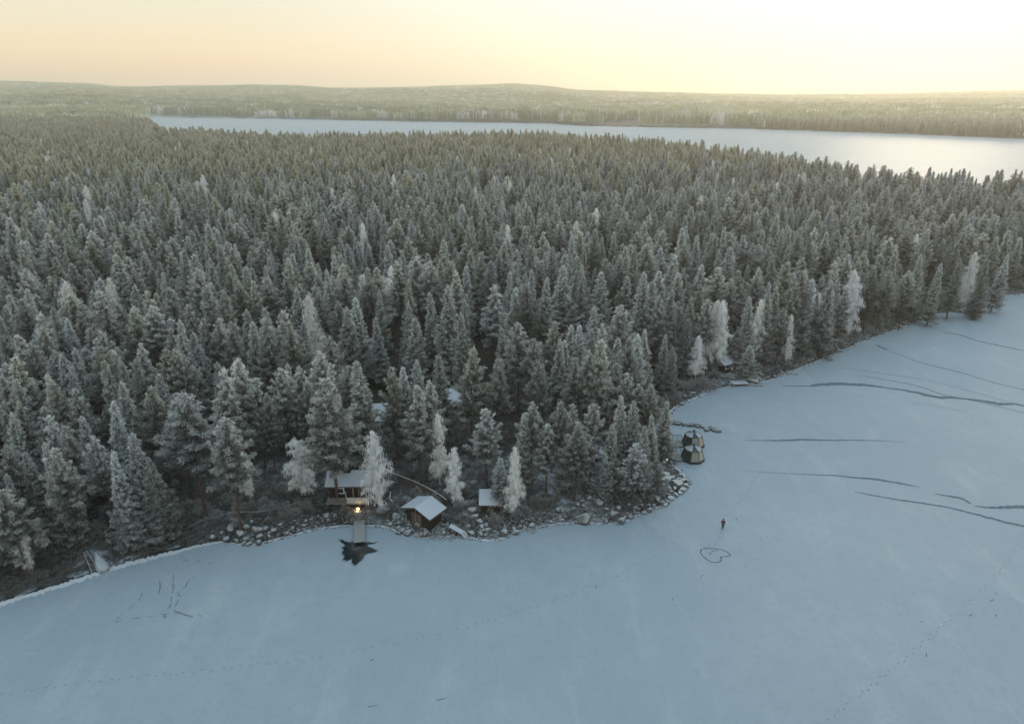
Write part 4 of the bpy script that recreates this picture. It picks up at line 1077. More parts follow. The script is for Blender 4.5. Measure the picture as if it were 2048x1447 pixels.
# ---------------------------------------------------------------- buildings
def house(name, label, cat, A, B, half, rise, ze, wall='boards', roof='roof', over=.45, dz0=None, opens=(), chimney=None, open_front=False, th=.14, back=True):
    """A-B: front eave line (world, left to right); half: plan distance eave to ridge; ze: eave height"""
    A, B = Vector((A[0], A[1], 0)), Vector((B[0], B[1], 0)); u = (B - A).normalized(); L = (B - A).length
    c = (A + B) / 2 + Vector((-u.y, u.x, 0)) * half
    z0 = hz(c.x, c.y) - .3 if dz0 is None else dz0
    e = empty(name, (c.x, c.y, z0), math.atan2(u.y, u.x)); tag(e, label, cat)
    H = ze - z0
    r = MB(); hl = L / 2
    r.slab([(-hl, -half, H), (hl, -half, H), (hl, 0, H + rise), (-hl, 0, H + rise)], th)
    if back: r.slab([(-hl, .002, H + rise), (hl, .002, H + rise), (hl, half, H), (-hl, half, H)], th)
    ro = r.build('roof', M[roof], e)
    f = MB(); f.beam((-hl, -half - .02, H - .12), (hl, -half - .02, H - .12), .05, .2)
    for s in (-1, 1): f.beam((s * (hl + .03), -half, H - .1), (s * (hl + .03), 0, H + rise - .1), .05, .2); f.beam((s * (hl + .03), half, H - .1), (s * (hl + .03), 0, H + rise - .1), .05, .2)
    f.build('fascia', M['timber'], e)
    w = MB(); x1, y1 = hl - over, half - over; k = rise / half; zt = H - th - .02 + k * over
    yf = -y1 if not open_front else -y1 + open_front
    w.add([(-x1, yf, 0), (x1, yf, 0), (x1, y1, 0), (-x1, y1, 0), (-x1, yf, zt), (x1, yf, zt), (x1, y1, zt), (-x1, y1, zt), (-x1, 0, H + rise - th - .03), (x1, 0, H + rise - th - .03)],
          [(0, 3, 2, 1), (0, 1, 5, 4), (2, 3, 7, 6), (1, 2, 6, 9, 5), (3, 0, 4, 8, 7), (4, 5, 9, 8), (7, 8, 9, 6)])
    w.build('wall', M[wall], e)
    for (side, cx_, cz_, w_, h_, kind_) in opens:      # windows and doors on a wall side
        px, py = {'f': (cx_, yf - .02), 'r': (x1 + .02, cx_), 'l': (-x1 - .02, cx_), 'b': (cx_, y1 + .02)}[side]
        rz = 0 if side in 'fb' else math.pi / 2
        def bx(mb, du, dz, ww_, hh_, tt_, out_=0):
            ox, oy = (du, -out_) if side == 'f' else ((out_, du) if side == 'r' else ((-out_, du) if side == 'l' else (du, out_)))
            mb.box((px + ox, py + oy, cz_ + dz), (ww_, tt_, hh_), rz)
        if kind_ == 'window':
            fr_ = MB(); a = .09
            bx(fr_, 0, h_ / 2 + a / 2, w_ + 2 * a, a, .07); bx(fr_, 0, -h_ / 2 - a / 2, w_ + 2 * a, a, .07)
            bx(fr_, -w_ / 2 - a / 2, 0, a, h_, .07); bx(fr_, w_ / 2 + a / 2, 0, a, h_, .07)
            wo = fr_.build('window', M['white'], e)
            pn = MB(); bx(pn, 0, 0, w_, h_, .03); pn.build('pane', M['glass'], wo)
        else:
            dd_ = MB(); bx(dd_, 0, 0, w_, h_, .05); do = dd_.build('door', M[kind_], e)
            hd = MB(); bx(hd, w_ * .38, 0, .05, .14, .05, .05); hd.build('handle', M['metal'], do)
    if chimney:
        cx_, cy_, cw, ch = chimney
        cm_ = MB(); cm_.box((cx_, cy_, H + rise + ch / 2 - .5), (cw, cw * .8, ch + 1)); cm_.box((cx_, cy_, H + rise + ch + .06), (cw + .15, cw * .8 + .15, .12))
        cm_.build('chimney', M['brick'], ro)
    return e, c, u, H, z0
# 1 brown cabin by the jetty
e, c, u, H, z0 = house('log_cabin', 'brown log cabin with frosted roof, dark chimney and white-framed window above the jetty', 'cabin', G(649, 973, 4.1), G(757, 972, 4.1), 2.5, 1.35, 4.1, 'logs',
    opens=[('f', -1.95, 2.15, 1.15, .8, 'window'), ('f', 1.2, 1.6, .85, 1.95, 'timber'), ('l', -.5, 2.2, .8, .8, 'window')], chimney=(-1.1, .1, 1.25, 1.15))
p = MB(); p.box((.15, -2.45, 1.9), (.10, .10, 3.1)); p.build('porch_post', M['rail'], e)
dk = MB(); dk.box((.2, -2.55, .72), (8.2, 2.0, .16))
for x_ in (-3.6, -1.2, 1.2, 3.6): dk.box((x_, -3.2, .2), (.14, .14, 1.0))
dk.build('deck', M['deck'], e)
rl = MB()
for z_ in (1.0, 1.25, 1.5, 1.7): rl.beam((-3.6, -3.5, z_), (-.9, -3.5, z_), .04, .13)
for x_ in (-3.6, -2.7, -1.8, -.95): rl.box((x_, -3.46, 1.2), (.08, .06, 1.1))
rl.build('slat_railing', M['timber'], e)
gl = MB()
for x_ in (-.25, .85, 1.95): gl.box((x_ + .1, -3.5, 1.28), (1.02, .03, .85))
go_ = gl.build('glass_railing', M['railglass'], e)
gr = MB(); gr.beam((-.75, -3.5, 1.76), (2.6, -3.5, 1.76), .08, .07); gr.beam((-.75, -3.5, 1.76), (-.95, -2.6, 2.3), .07, .07)
for x_ in (-.72, .40, 1.5, 2.6): gr.box((x_, -3.5, 1.25), (.06, .06, 1.0))
gr.build('handrail', M['rail'], go_)
# lamp under the deck edge
lp = G(716, 1017, 1.15)
le = empty('garden_lamp', (lp.x, lp.y, hz(lp.x, lp.y))); tag(le, 'lit warm garden lamp below the cabin deck at the head of the jetty', 'lamp')
lh = lp.z - hz(lp.x, lp.y)
q = MB(); q.tube([(0, 0, 0), (0, 0, max(lh - .1, .2))], .03, 6); q.build('post', M['metal'], le)
def ball(name, r, matl, parent, z, seg=12):
    me = bpy.data.meshes.new(name); bm = bmesh.new(); bmesh.ops.create_uvsphere(bm, u_segments=seg, v_segments=8, radius=r); bm.to_mesh(me); bm.free()
    me.materials.append(matl); o = link(name, me, parent); o.location = (0, 0, z); return o
def glow(name, c, s):
    m_ = bpy.data.materials.new(name); m_.use_nodes = True; b_ = m_.node_tree.nodes['Principled BSDF']
    b_.inputs['Emission Color'].default_value = (*c, 1); b_.inputs['Emission Strength'].default_value = s; return m_
ball('globe', .17, glow('lamp_glow_warm', (1, .62, .25), 14), le, lh)
pl = bpy.data.lights.new('lamp_light', 'POINT'); pl.energy = 60; pl.color = (1, .55, .2); pl.shadow_soft_size = .2
po = bpy.data.objects.new('lamp_light', pl); scene.collection.objects.link(po); po.parent = le; po.location = (0, -.35, lh - .05)
# jetty
ja, jb = G(719, 1047, .35), G(719, 1084, .35)
je = empty('jetty', (ja.x, ja.y, 0), math.atan2(jb.y - ja.y, jb.x - ja.x) + math.pi / 2); tag(je, 'short grey plank jetty ending at the hole in the ice', 'jetty')
jl = (ja - jb).length + .9
q = MB(); n = 30
for i in range(n): q.box((0, .9 - (i + .5) * jl / n, .38), (1.42, jl / n * .93, .05))
q.build('planking', M['deck'], je)
q = MB()
for s in (-1, 1): q.box((s * .74, .9 - jl / 2, .37), (.10, jl, .14))
q.build('edge_beam', M['deck'], je)
q = MB()
for s in (-1, 1):
    for y_ in (.3, -1.8, .9 - jl + .2): q.box((s * .6, y_, .05), (.12, .12, .6))
q.build('posts', M['timber'], je)
st = MB()
sa = Vector((lp.x, lp.y - .5, 0)); sb = Vector((ja.x, ja.y + .9, 0))
for i in range(6):
    p = sa.lerp(sb, i / 5.0); st.box((p.x - sa.x, p.y - sa.y, .95 - i * .12), (1.1, .34, .08))
se = empty('steps', (sa.x, sa.y, 0)); tag(se, 'frosty wooden steps leading from the lamp down to the jetty', 'steps'); st.build('treads', M['deck'], se)
# 2 boathouse
BH0 = G(859.5, 1039, 2.9); _d = G(898.6, 1016.6, 2.9) - BH0; _d.rotate(Matrix.Rotation(R(7.15), 3, 'Z')); BH1 = BH0 + _d * .99
e, c, u, H, z0 = house('boathouse', 'dark brown boathouse on the shore with a pale snow-covered gable roof turned towards the ice', 'boathouse', BH0, BH1, 2.83, 1.0, 2.9, 'boards',
    over=.6, dz0=.25, opens=[('l', .3, 1.2, 1.9, 1.9, 'timber')])
q = MB()
for x_ in (-1, 1):
    for y_ in (-1, 0, 1): q.box((x_ * 1.7, y_ * 1.9, -.3), (.22, .22, .8))
q.build('footing', M['timber'], e)
fp_ = G(832, 1049, .6); fe = empty('flagpole', (fp_.x, fp_.y, hz(fp_.x, fp_.y))); tag(fe, 'thin pale pole standing against the gable of the boathouse', 'pole'); q = MB(); q.tube([(0, 0, 0), (0, 0, 2.9)], [.05, .03], 6); q.build('shaft', M['rail'], fe)
# 3 lean-to shed
e, c, u, H, z0 = house('lean_to_shed', 'small lean-to shed with a pale sloping roof half hidden by a short spruce', 'shed', G(957.7, 1009.6, 2.7), G(1003, 1009.6, 2.7), 2.6, 1.2, 2.7, 'boards', back=False, over=.3, opens=[('f', 0, .62, .8, 1.1, 'timber')])
# 4 gangway
ga, gb, gc = G(900, 1049.5, 1.3), G(925, 1063.5, .75), G(933.5, 1074, .08)
ge = empty('gangway', (ga.x, ga.y, 0)); tag(ge, 'snow-covered gangway with ladder rungs at its foot, right of the boathouse', 'gangway')
d_ = (gb - ga); d_.z = 0; d_.normalize(); s_ = Vector((-d_.y, d_.x, 0)) * .42
lg = lambda v: tuple(v - Vector((ga.x, ga.y, 0)))
q = MB(); q.slab([lg(ga - s_), lg(gb - s_), lg(gb + s_), lg(ga + s_)], .10); q.build('ramp', M['roof'], ge)
q = MB()
for sg in (-1, 1): q.beam(lg(gb + s_ * sg), lg(gc + s_ * sg), .09, .09)
q.build('stringer', M['rail'], ge)
for i in range(4):
    p = gb.lerp(gc, (i + .7) / 4.2); q = MB(); q.beam(lg(p - s_), lg(p + s_), .16, .06); q.build('rung', M['rail'], ge)
q = MB(); q.beam(lg(ga - Vector((0, 0, .2))), lg(Vector((ga.x, ga.y, -.1))), .12); q.beam(lg(gb - Vector((0, 0, .1))), lg(Vector((gb.x, gb.y, -.1))), .12); q.build('support', M['timber'], ge)
# 5 hidden lodge and its second wing
e, c, u, H, z0 = house('lodge', 'dark lodge hidden in the woods with a large blue-white snowy roof', 'lodge', G(902, 813, 5.0), G(968, 797, 5.0), 4.0, 1.7, 5.0, 'logs', over=.8, open_front=1.4, opens=[('f', -1.2, 2.6, 1.4, 1.1, 'window'), ('f', 1.4, 2.3, 1.0, 2.0, 'timber')])
q = MB(); q.box((0, -3.3, 1.45), (5.6, 2.2, .16))
for x_ in (-2.6, 0, 2.6): q.box((x_, -4.2, .6), (.16, .16, 1.8))
q.build('veranda', M['timber'], e)
r0, r1 = G(895, 835, 3.0), G(916, 830.5, 3.0)
re_ = empty('veranda_railing', (r0.x, r0.y, 0)); tag(re_, 'pale three-bar timber railing in front of the lodge', 'railing')
q = MB(); ofs = lambda v, z: (v.x - r0.x, v.y - r0.y, z)
for z_ in (3.0, 2.65, 2.3): q.beam(ofs(r0, z_), ofs(r1, z_), .07, .10)
q.build('bars', M['rail'], re_); q = MB()
for t_ in (0, .5, 1): p = r0.lerp(r1, t_); q.beam(ofs(p, 3.0), ofs(p, .8), .09)
q.build('posts', M['rail'], re_)
s0, s1 = G(923, 833, 2.6), G(932, 851, 1.4)
ste = empty('staircase', (s0.x, s0.y, 0)); tag(ste, 'outdoor wooden staircase below the lodge roof, beside its railing', 'stairs')
q = MB(); wv = Vector((.62, 0, 0))
for i in range(8):
    p = s0.lerp(s1, i / 7); q.box((p.x - s0.x, p.y - s0.y, p.z), (1.3, .26, .05))
q.build('treads', M['rail'], ste); q = MB()
for sg in (-1, 1):
    a_, b_ = s0 + wv * sg, s1 + wv * sg
    q.beam((a_.x - s0.x, a_.y - s0.y, a_.z + .9), (b_.x - s0.x, b_.y - s0.y, b_.z + .9), .06, .08); q.beam((b_.x - s0.x, b_.y - s0.y, b_.z + .9), (b_.x - s0.x, b_.y - s0.y, b_.z - .6), .07); q.beam((a_.x - s0.x, a_.y - s0.y, a_.z + .9), (a_.x - s0.x, a_.y - s0.y, 1), .07)
q.build('handrail', M['rail'], ste)
house('lodge_annex', 'second building left of the lodge, its snowy roof glimpsed between two trees', 'cabin', G(742, 842, 4.0), G(784, 840, 4.0), 3.6, 1.9, 4.0, 'logs', opens=[('f', 0, 1.6, .9, 1.9, 'timber')])
# 6 half hidden house on the point
a_, b_ = G(1201, 915, 3.6), G(1224.5, 899, 3.6); dd_ = (b_ - a_); dd_.z = 0; hf = dd_.length / 2; dd_.normalize(); uu = Vector((dd_.y, -dd_.x, 0))
house('point_cabin', 'cabin half hidden by frosted pines on the point, one gable of its roof showing', 'cabin', a_ - uu * 6.5, a_, hf, 1.05, 3.6, 'logs', opens=[('r', 0, 1.4, .9, 1.9, 'timber'), ('f', 1, 1.7, .9, .8, 'window')])
# 7 bay cabin
house('bay_cabin', 'small cabin with pale ribbed roof set among white trees on the bay shore', 'cabin', G(1449, 731, 3.3), G(1477.5, 723.5, 3.3), 2.3, 1.0, 3.3, 'boards', 'roof', opens=[('f', -.7, 1.7, 1.3, 1.0, 'window'), ('f', 1.0, 1.4, .9, 1.9, 'white')])
house('wood_shed', 'tiny dark shed roof glimpsed in the trees above the bay', 'shed', G(1309, 703, 3.0), G(1325, 701, 3.0), 1.6, .8, 3.0, 'boards', opens=[('f', 0, 1.2, .8, 1.7, 'timber')])
house('barn', 'tiny dark barn alone on the white field beyond the far lake', 'barn', G(1373, 243, 6), G(1380, 243, 6), 4.0, 2.5, 6, 'boards', 'timber', opens=[('f', 0, 2.6, 2.5, 3.0, 'timber')])
# ---------------------------------------------------------------- glass pods on their rafts
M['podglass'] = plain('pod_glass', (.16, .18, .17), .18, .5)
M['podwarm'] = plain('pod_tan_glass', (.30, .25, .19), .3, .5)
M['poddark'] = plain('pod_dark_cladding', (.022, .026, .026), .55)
M['podroof'] = frosted('pod_roof_panel', (.15, .18, .20), (.19, .22, .24), (.27, .31, .34), .3, .9, 1, .6, .4)
def pod(cx_, cy_, label, seed):
    c = G(cx_, cy_, .3); e = empty('glass_pod', (c.x, c.y, 0)); tag(e, label, 'glass pod', group='glass pods moored off the point')
    RB, RT, H0, H1, H2 = 2.0, 1.5, .32, 2.1, 2.75; n = 8; a0 = math.pi / 8
    P8 = lambda r, z, k, ex=0: Vector(((r + ex) * math.cos(a0 + k * math.pi / 4), (r + ex) * math.sin(a0 + k * math.pi / 4), z))
    q = MB(); q.slab([P8(RB + .12, .34, k) for k in range(8)], .30); q.build('floor', M['poddark'], e)
    q = MB()
    for k in range(8):
        q.beam(P8(RB, H0, k), P8(RT, H1, k), .09); q.beam(P8(RT, H1, k), P8(RT, H1, k + 1), .09); q.beam(P8(RB, H0 + .04, k), P8(RB, H0 + .04, k + 1), .10); q.beam(P8(RT, H1, k), Vector((0, 0, H2)), .08)
    q.build('frame', M['metal'], e)
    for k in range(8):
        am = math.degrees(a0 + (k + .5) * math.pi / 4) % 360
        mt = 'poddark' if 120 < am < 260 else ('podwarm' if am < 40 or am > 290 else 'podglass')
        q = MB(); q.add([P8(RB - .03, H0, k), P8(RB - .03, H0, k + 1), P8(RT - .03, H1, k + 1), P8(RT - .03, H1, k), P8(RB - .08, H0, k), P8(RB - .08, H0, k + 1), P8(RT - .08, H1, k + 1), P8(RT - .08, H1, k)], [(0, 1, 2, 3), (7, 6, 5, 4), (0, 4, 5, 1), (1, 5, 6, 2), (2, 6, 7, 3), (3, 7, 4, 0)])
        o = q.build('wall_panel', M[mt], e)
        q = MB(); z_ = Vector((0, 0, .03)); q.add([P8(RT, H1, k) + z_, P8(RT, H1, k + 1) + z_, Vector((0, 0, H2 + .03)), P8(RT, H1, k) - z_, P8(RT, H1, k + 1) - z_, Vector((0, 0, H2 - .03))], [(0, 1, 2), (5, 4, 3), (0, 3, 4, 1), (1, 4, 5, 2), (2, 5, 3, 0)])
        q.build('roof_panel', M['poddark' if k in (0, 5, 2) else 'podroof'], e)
    q = MB(); q.tube([(0, 0, H2 - .05), (0, 0, H2 + .2)], .16, 8); q.tube([(0, 0, H2 + .2), (0, 0, H2 + .3)], .24, 8); q.build('roof_cap', M['poddark'], e)
    q = MB(); q.slab([(-4.3, .5, .32), (-3.3, -.95, .32), (-1.9, -1.1, .32), (-1.9, 1.6, .32), (-3.9, 1.6, .32)], .24); q.build('deck', M['deck'], e)
    for (x0, y0, x1, y1, k) in [(-3.25, -.95, -.9, -1.7, 3), (-4.1, 1.55, -1.7, 1.55, 4)]:
        q = MB(); q.beam((x0, y0, 1.25), (x1, y1, 1.25), .05, .07); q.beam((x0, y0, .85), (x1, y1, .85), .03, .04)
        for i in range(k): t_ = i / (k - 1); q.beam((x0 + (x1 - x0) * t_, y0 + (y1 - y0) * t_, 1.25), (x0 + (x1 - x0) * t_, y0 + (y1 - y0) * t_, .3), .06)
        q.build('railing', M['metal'], e)
    q = MB(); q.box((-5.6, .9, .28), (2.8, .9, .10)); q.build('walkway', M['deck'], e)
    return e
pod(1385, 914.5, 'nearer glass pod on its raft, with tan panels and frosted eight-sided roof', 1)
pod(1385.5, 886.5, 'farther glass pod on its raft, right behind the first one', 2)
gp_ = G(1334, 919.5, 1.3); e = empty('globe_lamp', (gp_.x, gp_.y, 0)); tag(e, 'small lit white globe lamp on a post beside the pod walkway', 'lamp'); q = MB(); q.tube([(0, 0, -.1), (0, 0, 1.3)], .03, 6); q.build('post', M['metal'], e); ball('globe', .10, glow('lamp_glow_white', (1, .95, .85), 1.2), e, 1.38)
gp_ = G(903.5, 898, 3.0); e = empty('post_lamp', (gp_.x, gp_.y, hz(gp_.x, gp_.y))); tag(e, 'small white globe on a tall post behind the boathouse birch', 'lamp'); q = MB(); q.tube([(0, 0, 0), (0, 0, 3 - hz(gp_.x, gp_.y))], .04, 6); q.build('post', M['metal'], e); ball('globe', .13, M['white'], e, 3 - hz(gp_.x, gp_.y))
# ---------------------------------------------------------------- overturned boat and rack
b0, b1 = G(192, 1109, .3), G(209, 1140, .3); d_ = (b1 - b0); L = 4.7; an = math.atan2(d_.y, d_.x)
bz_ = hz((b0.x + b1.x) / 2, (b0.y + b1.y) / 2)
be = empty('rowing_boat', ((b0.x + b1.x) / 2, (b0.y + b1.y) / 2, bz_), an); tag(be, 'pale frosted rowing boat lying overturned on the left beach', 'boat')
q = MB(); ns, nr = 14, 10; vs = []
for i in range(ns):
    t_ = i / (ns - 1); x_ = -L / 2 + L * t_
    w_ = .72 * min(1, math.sin(math.pi * min(t_ * .62 + .02, .5)) ** .8) * (1 if t_ < .75 else 1 - .25 * (t_ - .75) / .25)
    h_ = .55 - .12 * (1 - t_) ** 2 * 0 + .06 * math.cos(t_ * 3)
    for k in range(nr):
        a = math.pi * k / (nr - 1); vs.append((x_, w_ * math.cos(a) * (1.0), .04 + h_ * math.sin(a) ** .7))
fs = [(i * nr + k, i * nr + k + 1, (i + 1) * nr + k + 1, (i + 1) * nr + k) for i in range(ns - 1) for k in range(nr - 1)] + [tuple(range((ns - 1) * nr, ns * nr))]
q.add(vs, fs); M['hull'] = frosted('boat_hull', (.16, .20, .21), (.24, .28, .29), (.34, .38, .40), .3, 1.0, 2, .7)
q.build('hull', M['hull'], be, smooth=True)
q = MB(); q.beam((-L / 2, 0, .58), (L / 2 - .1, 0, .64), .07, .07); q.build('keel', M['rail'], be)
q = MB()
for s in (-1, 1): q.tube([(-L / 2 + L * i / 13.0, s * (.74 * min(1, math.sin(math.pi * min(i / 13 * .62 + .02, .5)) ** .8) * (1 if i / 13 < .75 else 1 - .25 * (i / 13 - .75) / .25)), .05) for i in range(14)], .045, 5)
q.build('gunwale', M['rail'], be)
for s in (-1, 1):
    q = MB(); q.box((L / 2 - .1, s * .48, .3), (.35, .08, .35)); q.build('skeg', M['hull'], be)
re_ = empty('boat_rack', (G(180, 1125, .3).x, G(180, 1125, .3).y, 0)); tag(re_, 'thin timber slipway rails left of the overturned boat', 'slipway')
q = MB(); o_ = re_.location
for (xa, ya, xb, yb) in [(176, 1110, 198, 1143), (170, 1114, 184.6, 1146.5)]:
    a_, b_ = G(xa, ya), G(xb, yb); q.beam((a_.x - o_.x, a_.y - o_.y, hz(a_.x, a_.y) + .15), (b_.x - o_.x, b_.y - o_.y, hz(b_.x, b_.y) + .12), .10)
q.build('rail', M['timber'], re_); q = MB()
for t_ in (.15, .4, .65, .9):
    a_, b_ = G(176 + 22 * t_, 1110 + 33 * t_), G(170 + 14.6 * t_, 1114 + 32.5 * t_); q.beam((a_.x - o_.x, a_.y - o_.y, hz(a_.x, a_.y) + .13), (b_.x - o_.x, b_.y - o_.y, hz(b_.x, b_.y) + .13), .07)
q.build('crossbar', M['timber'], re_)
# logs, rails and fences
def poly_obj(name, label, cat, pp, r, zoff, matl, part):
    w = [G(x, y, 1.2) for x, y in pp]; e = empty(name, (w[0].x, w[0].y, 0)); tag(e, label, cat)
    q = MB(); q.tube([(p.x - w[0].x, p.y - w[0].y, hz(p.x, p.y) + zoff) for p in w], r, 6); q.build(part, matl, e); return e, w
poly_obj('fallen_log', 'bent pale fallen trunk lying under the left trees', 'log', [(319, 1051), (330, 1046), (339, 1042), (350, 1045), (361, 1047)], [.06, .10, .13, .14, .16], .25, M['rail'], 'trunk')
poly_obj('fallen_log', 'straight frosted log lying across the upper beach', 'log', [(231, 1087), (255, 1083), (277, 1079)], [.07, .09, .10], .12, M['rail'], 'trunk')
def railing(name, label, pp, hgt, matl, r=.035, every=1):
    e, w = poly_obj(name, label, 'railing', pp, r, hgt, matl, 'top_rail')
    q = MB()
    for p in w[::every]: q.beam((p.x - w[0].x, p.y - w[0].y, hz(p.x, p.y) + hgt), (p.x - w[0].x, p.y - w[0].y, hz(p.x, p.y) - .2), .07)
    q.build('posts', M['timber'], e)
railing('rope_railing', 'long thin frosted rail running along the bank left of the cabin', [(378, 1052), (400, 1041), (430, 1036), (458, 1030), (490, 1030.5), (519, 1031), (540, 1028), (558, 1024), (577, 1019), (594, 1013)], .8, M['rail'], .03)
railing('path_railing', 'white bent handrail right of the cabin above the large pale boulder', [(747, 1016.5), (758, 1009), (770.5, 1009), (775, 1014)], .8, M['white'], .045)
railing('path_railing', 'short white handrail turning down towards the boathouse', [(782, 992), (780, 1004), (786, 1010)], .8, M['white'], .045)
# board fence behind the boathouse
fpp = [(776, 946), (800, 954), (826, 963), (852, 974), (875, 985), (893, 996)]
w = [G(x, y, 2.6) for x, y in fpp]; fe = empty('board_fence', (w[0].x, w[0].y, 0)); tag(fe, 'dark board fence with a frosted top edge sloping down behind the boathouse', 'fence')
for i in range(len(w) - 1):
    a_, b_ = w[i], w[i + 1]; L_ = lambda p, z: (p.x - w[0].x, p.y - w[0].y, z)
    za, zb = hz(a_.x, a_.y), hz(b_.x, b_.y)
    q = MB(); q.add([L_(a_, za - .2), L_(b_, zb - .2), L_(b_, zb + 1.15), L_(a_, za + 1.15), L_(a_ + Vector((0, .06, 0)), za - .2), L_(b_ + Vector((0, .06, 0)), zb - .2), L_(b_ + Vector((0, .06, 0)), zb + 1.15), L_(a_ + Vector((0, .06, 0)), za + 1.15)], [(0, 1, 2, 3), (7, 6, 5, 4), (0, 4, 5, 1), (2, 6, 7, 3), (1, 5, 6, 2), (0, 3, 7, 4)])
    q.build('board_panel', M['timber'], fe); q = MB(); q.beam(L_(a_, za + 1.2), L_(b_, zb + 1.2), .12, .06); q.build('cap_rail', M['rail'], fe)
    q = MB(); q.beam(L_(a_, za - .3), L_(a_, za + 1.25), .1); q.build('post', M['timber'], fe)
# far jetties and pontoons on the bay
for (xa, ya, xb, yb, lb) in [(1936, 599, 1969, 613, 'long thin plank jetty reaching onto the ice at the far right bend'), (1904, 618.5, 1944, 627, 'dark low plank jetty nearer than the other one at the far right')]:
    a_, b_ = G(xa, ya, .35), G(xb, yb, .35); e = empty('jetty', (a_.x, a_.y, 0)); tag(e, lb, 'jetty'); v = b_ - a_
    q = MB(); q.beam((0, 0, .5), (v.x, v.y, .42), 1.0, .12); q.build('planking', M['deck'], e); q = MB()
    for t_ in (.1, .4, .7, .98): q.box((v.x * t_, v.y * t_, .15), (.9, .25, .7))
    q.build('posts', M['timber'], e)
c_ = G(1477, 763, .5); e = empty('raft', (c_.x, c_.y, 0), .1); tag(e, 'low snowy raft pulled up at the bay shore', 'raft'); q = MB(); q.box((0, 0, .55), (3.6, 3.0, .14)); q.build('deck', M['roof'], e, bevel=.03); q = MB()
for s in (-1, 1): q.box((s * 1.4, 0, .28), (.5, 2.8, .4))
q.build('float', M['timber'], e)
c_ = G(1497, 757.5, .6); e = empty('pontoon', (c_.x, c_.y, 0), -.45); tag(e, 'narrow snowy gangplank between the raft and the stony spit', 'gangplank'); q = MB(); q.box((0, 0, .6), (4.2, 1.5, .12), 0, 0, .08); q.build('deck', M['slab'], e); q = MB(); q.box((-1.6, 0, .3), (.2, 1.4, .6)); q.box((1.6, 0, .25), (.2, 1.4, .5)); q.build('leg', M['timber'], e)

# ---------------------------------------------------------------- the person on the ice
pg = G(1445, 1057, 0)
pe = empty('person', (pg.x, pg.y, 0), R(-25)); tag(pe, 'person in a dark red jacket and black trousers walking on the ice', 'person')
def skin(name, verts, edges, radii, matl, parent, root=0, sub=1):
    me = bpy.data.meshes.new(name); me.from_pydata(verts, edges, []); me.materials.append(matl)
    o = link(name, me, parent); sk = o.modifiers.new('skin', 'SKIN')
    for i, r_ in enumerate(radii):
        me.skin_vertices[0].data[i].radius = r_ if isinstance(r_, tuple) else (r_, r_)
    me.skin_vertices[0].data[root].use_root = True
    if sub: s2 = o.modifiers.new('sub', 'SUBSURF'); s2.levels = s2.render_levels = sub
    return o
M['skin'] = plain('skin', (.45, .28, .21)); M['jacket'] = plain('jacket_dark_red', (.075, .018, .022)); M['trousers'] = plain('trousers_black', (.012, .013, .018)); M['cap'] = plain('cap_black', (.012, .012, .014))
bv = [(0, 0, .93), (0, 0, 1.15), (0, .01, 1.38), (0, .0, 1.50), (0, .01, 1.60), (0, .02, 1.70),
      (.17, 0, 1.40), (.23, -.04, 1.13), (.22, .06, .90), (-.17, 0, 1.40), (-.26, .03, 1.13), (-.24, -.08, .92),
      (.09, 0, .88), (.10, .10, .50), (.09, -.02, .09), (.09, .12, .05), (-.09, 0, .88), (-.08, -.06, .50), (-.08, -.24, .14), (-.08, -.14, .05)]
be_ = [(0, 1), (1, 2), (2, 3), (3, 4), (4, 5), (2, 6), (6, 7), (7, 8), (2, 9), (9, 10), (10, 11), (0, 12), (12, 13), (13, 14), (14, 15), (0, 16), (16, 17), (17, 18), (18, 19)]
br = [.14, .13, .15, .055, .085, .06, .07, .045, .028, .07, .045, .028, .09, .06, .045, .04, .09, .06, .045, .04]
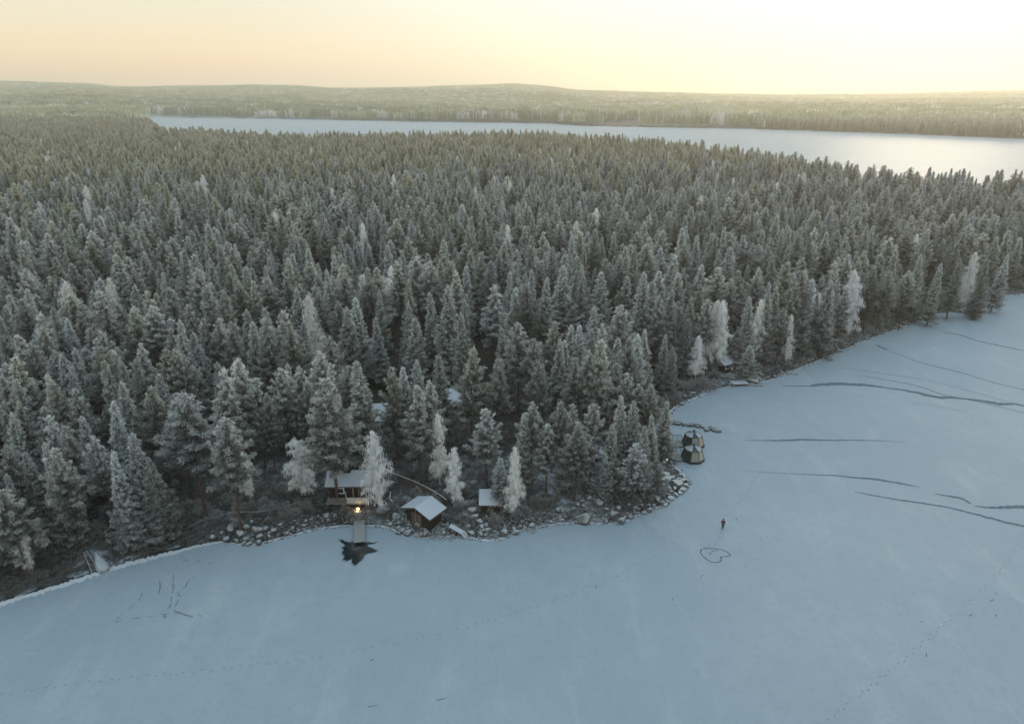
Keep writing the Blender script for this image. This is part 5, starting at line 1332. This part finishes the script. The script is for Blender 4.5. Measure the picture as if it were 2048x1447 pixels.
for hx, base, sx in ((8, (.22, .06, .90), 1), (11, (-.24, -.08, .92), -1)):     # palm, four fingers and thumb
    k = len(bv); bv.append((base[0], base[1] + .02, base[2] - .07)); br.append((.035, .018)); be_.append((hx, k))
    for f_, ln in enumerate((.065, .075, .07, .055)):
        bv.append((base[0], base[1] - .01 + .022 * f_, base[2] - .09 - ln)); br.append(.009); be_.append((k, len(bv) - 1))
    bv.append((base[0] - sx * .01, base[1] + .075, base[2] - .085)); br.append(.010); be_.append((k, len(bv) - 1))
skin('body', bv, be_, br, M['skin'], pe)
skin('jacket', [(0, 0, .86), (0, 0, 1.15), (0, .01, 1.40), (0, 0, 1.50), (.18, 0, 1.41), (.24, -.04, 1.13), (.225, .05, .95), (-.18, 0, 1.41), (-.27, .03, 1.13), (-.245, -.07, .97)], [(0, 1), (1, 2), (2, 3), (2, 4), (4, 5), (5, 6), (2, 7), (7, 8), (8, 9)], [(.19, .15), (.18, .15), (.19, .15), .09, .10, .075, .06, .10, .075, .06], M['jacket'], pe)
skin('trousers', [(0, 0, .92), (.09, 0, .84), (.10, .10, .50), (.09, -.02, .12), (-.09, 0, .84), (-.08, -.06, .50), (-.08, -.23, .17)], [(0, 1), (1, 2), (2, 3), (0, 4), (4, 5), (5, 6)], [.15, .11, .085, .07, .11, .085, .07], M['trousers'], pe)
skin('boots', [(.09, -.02, .12), (.09, .0, .05), (.09, .14, .04)], [(0, 1), (1, 2)], [.06, .055, .05], M['trousers'], pe)
skin('boots', [(-.08, -.24, .16), (-.08, -.24, .07), (-.08, -.12, .04)], [(0, 1), (1, 2)], [.06, .055, .05], M['trousers'], pe)
skin('hat', [(0, -.005, 1.60), (0, .0, 1.68), (0, 0, 1.80)], [(0, 1), (1, 2)], [.125, .14, .085], M['cap'], pe, sub=2)
# ---------------------------------------------------------------- haze over the whole place
m = bpy.data.materials.new('dawn_haze'); m.use_nodes = True
t = m.node_tree
t.nodes.remove(t.nodes['Principled BSDF'])
pv = N(t, 'ShaderNodeVolumePrincipled')
pv.inputs['Color'].default_value = (.98, .93, .78, 1); pv.inputs['Density'].default_value = 0.00018
pv.inputs['Anisotropy'].default_value = .6
t.links.new(pv.outputs[0], t.nodes['Material Output'].inputs['Volume'])
hb = MB(); hb.box((0, 3200, 110), (24000, 12000, 230))
ho = hb.build('haze', m); tag(ho, 'thin pale dawn haze over the frozen lakes and forest', 'haze', kind='stuff')
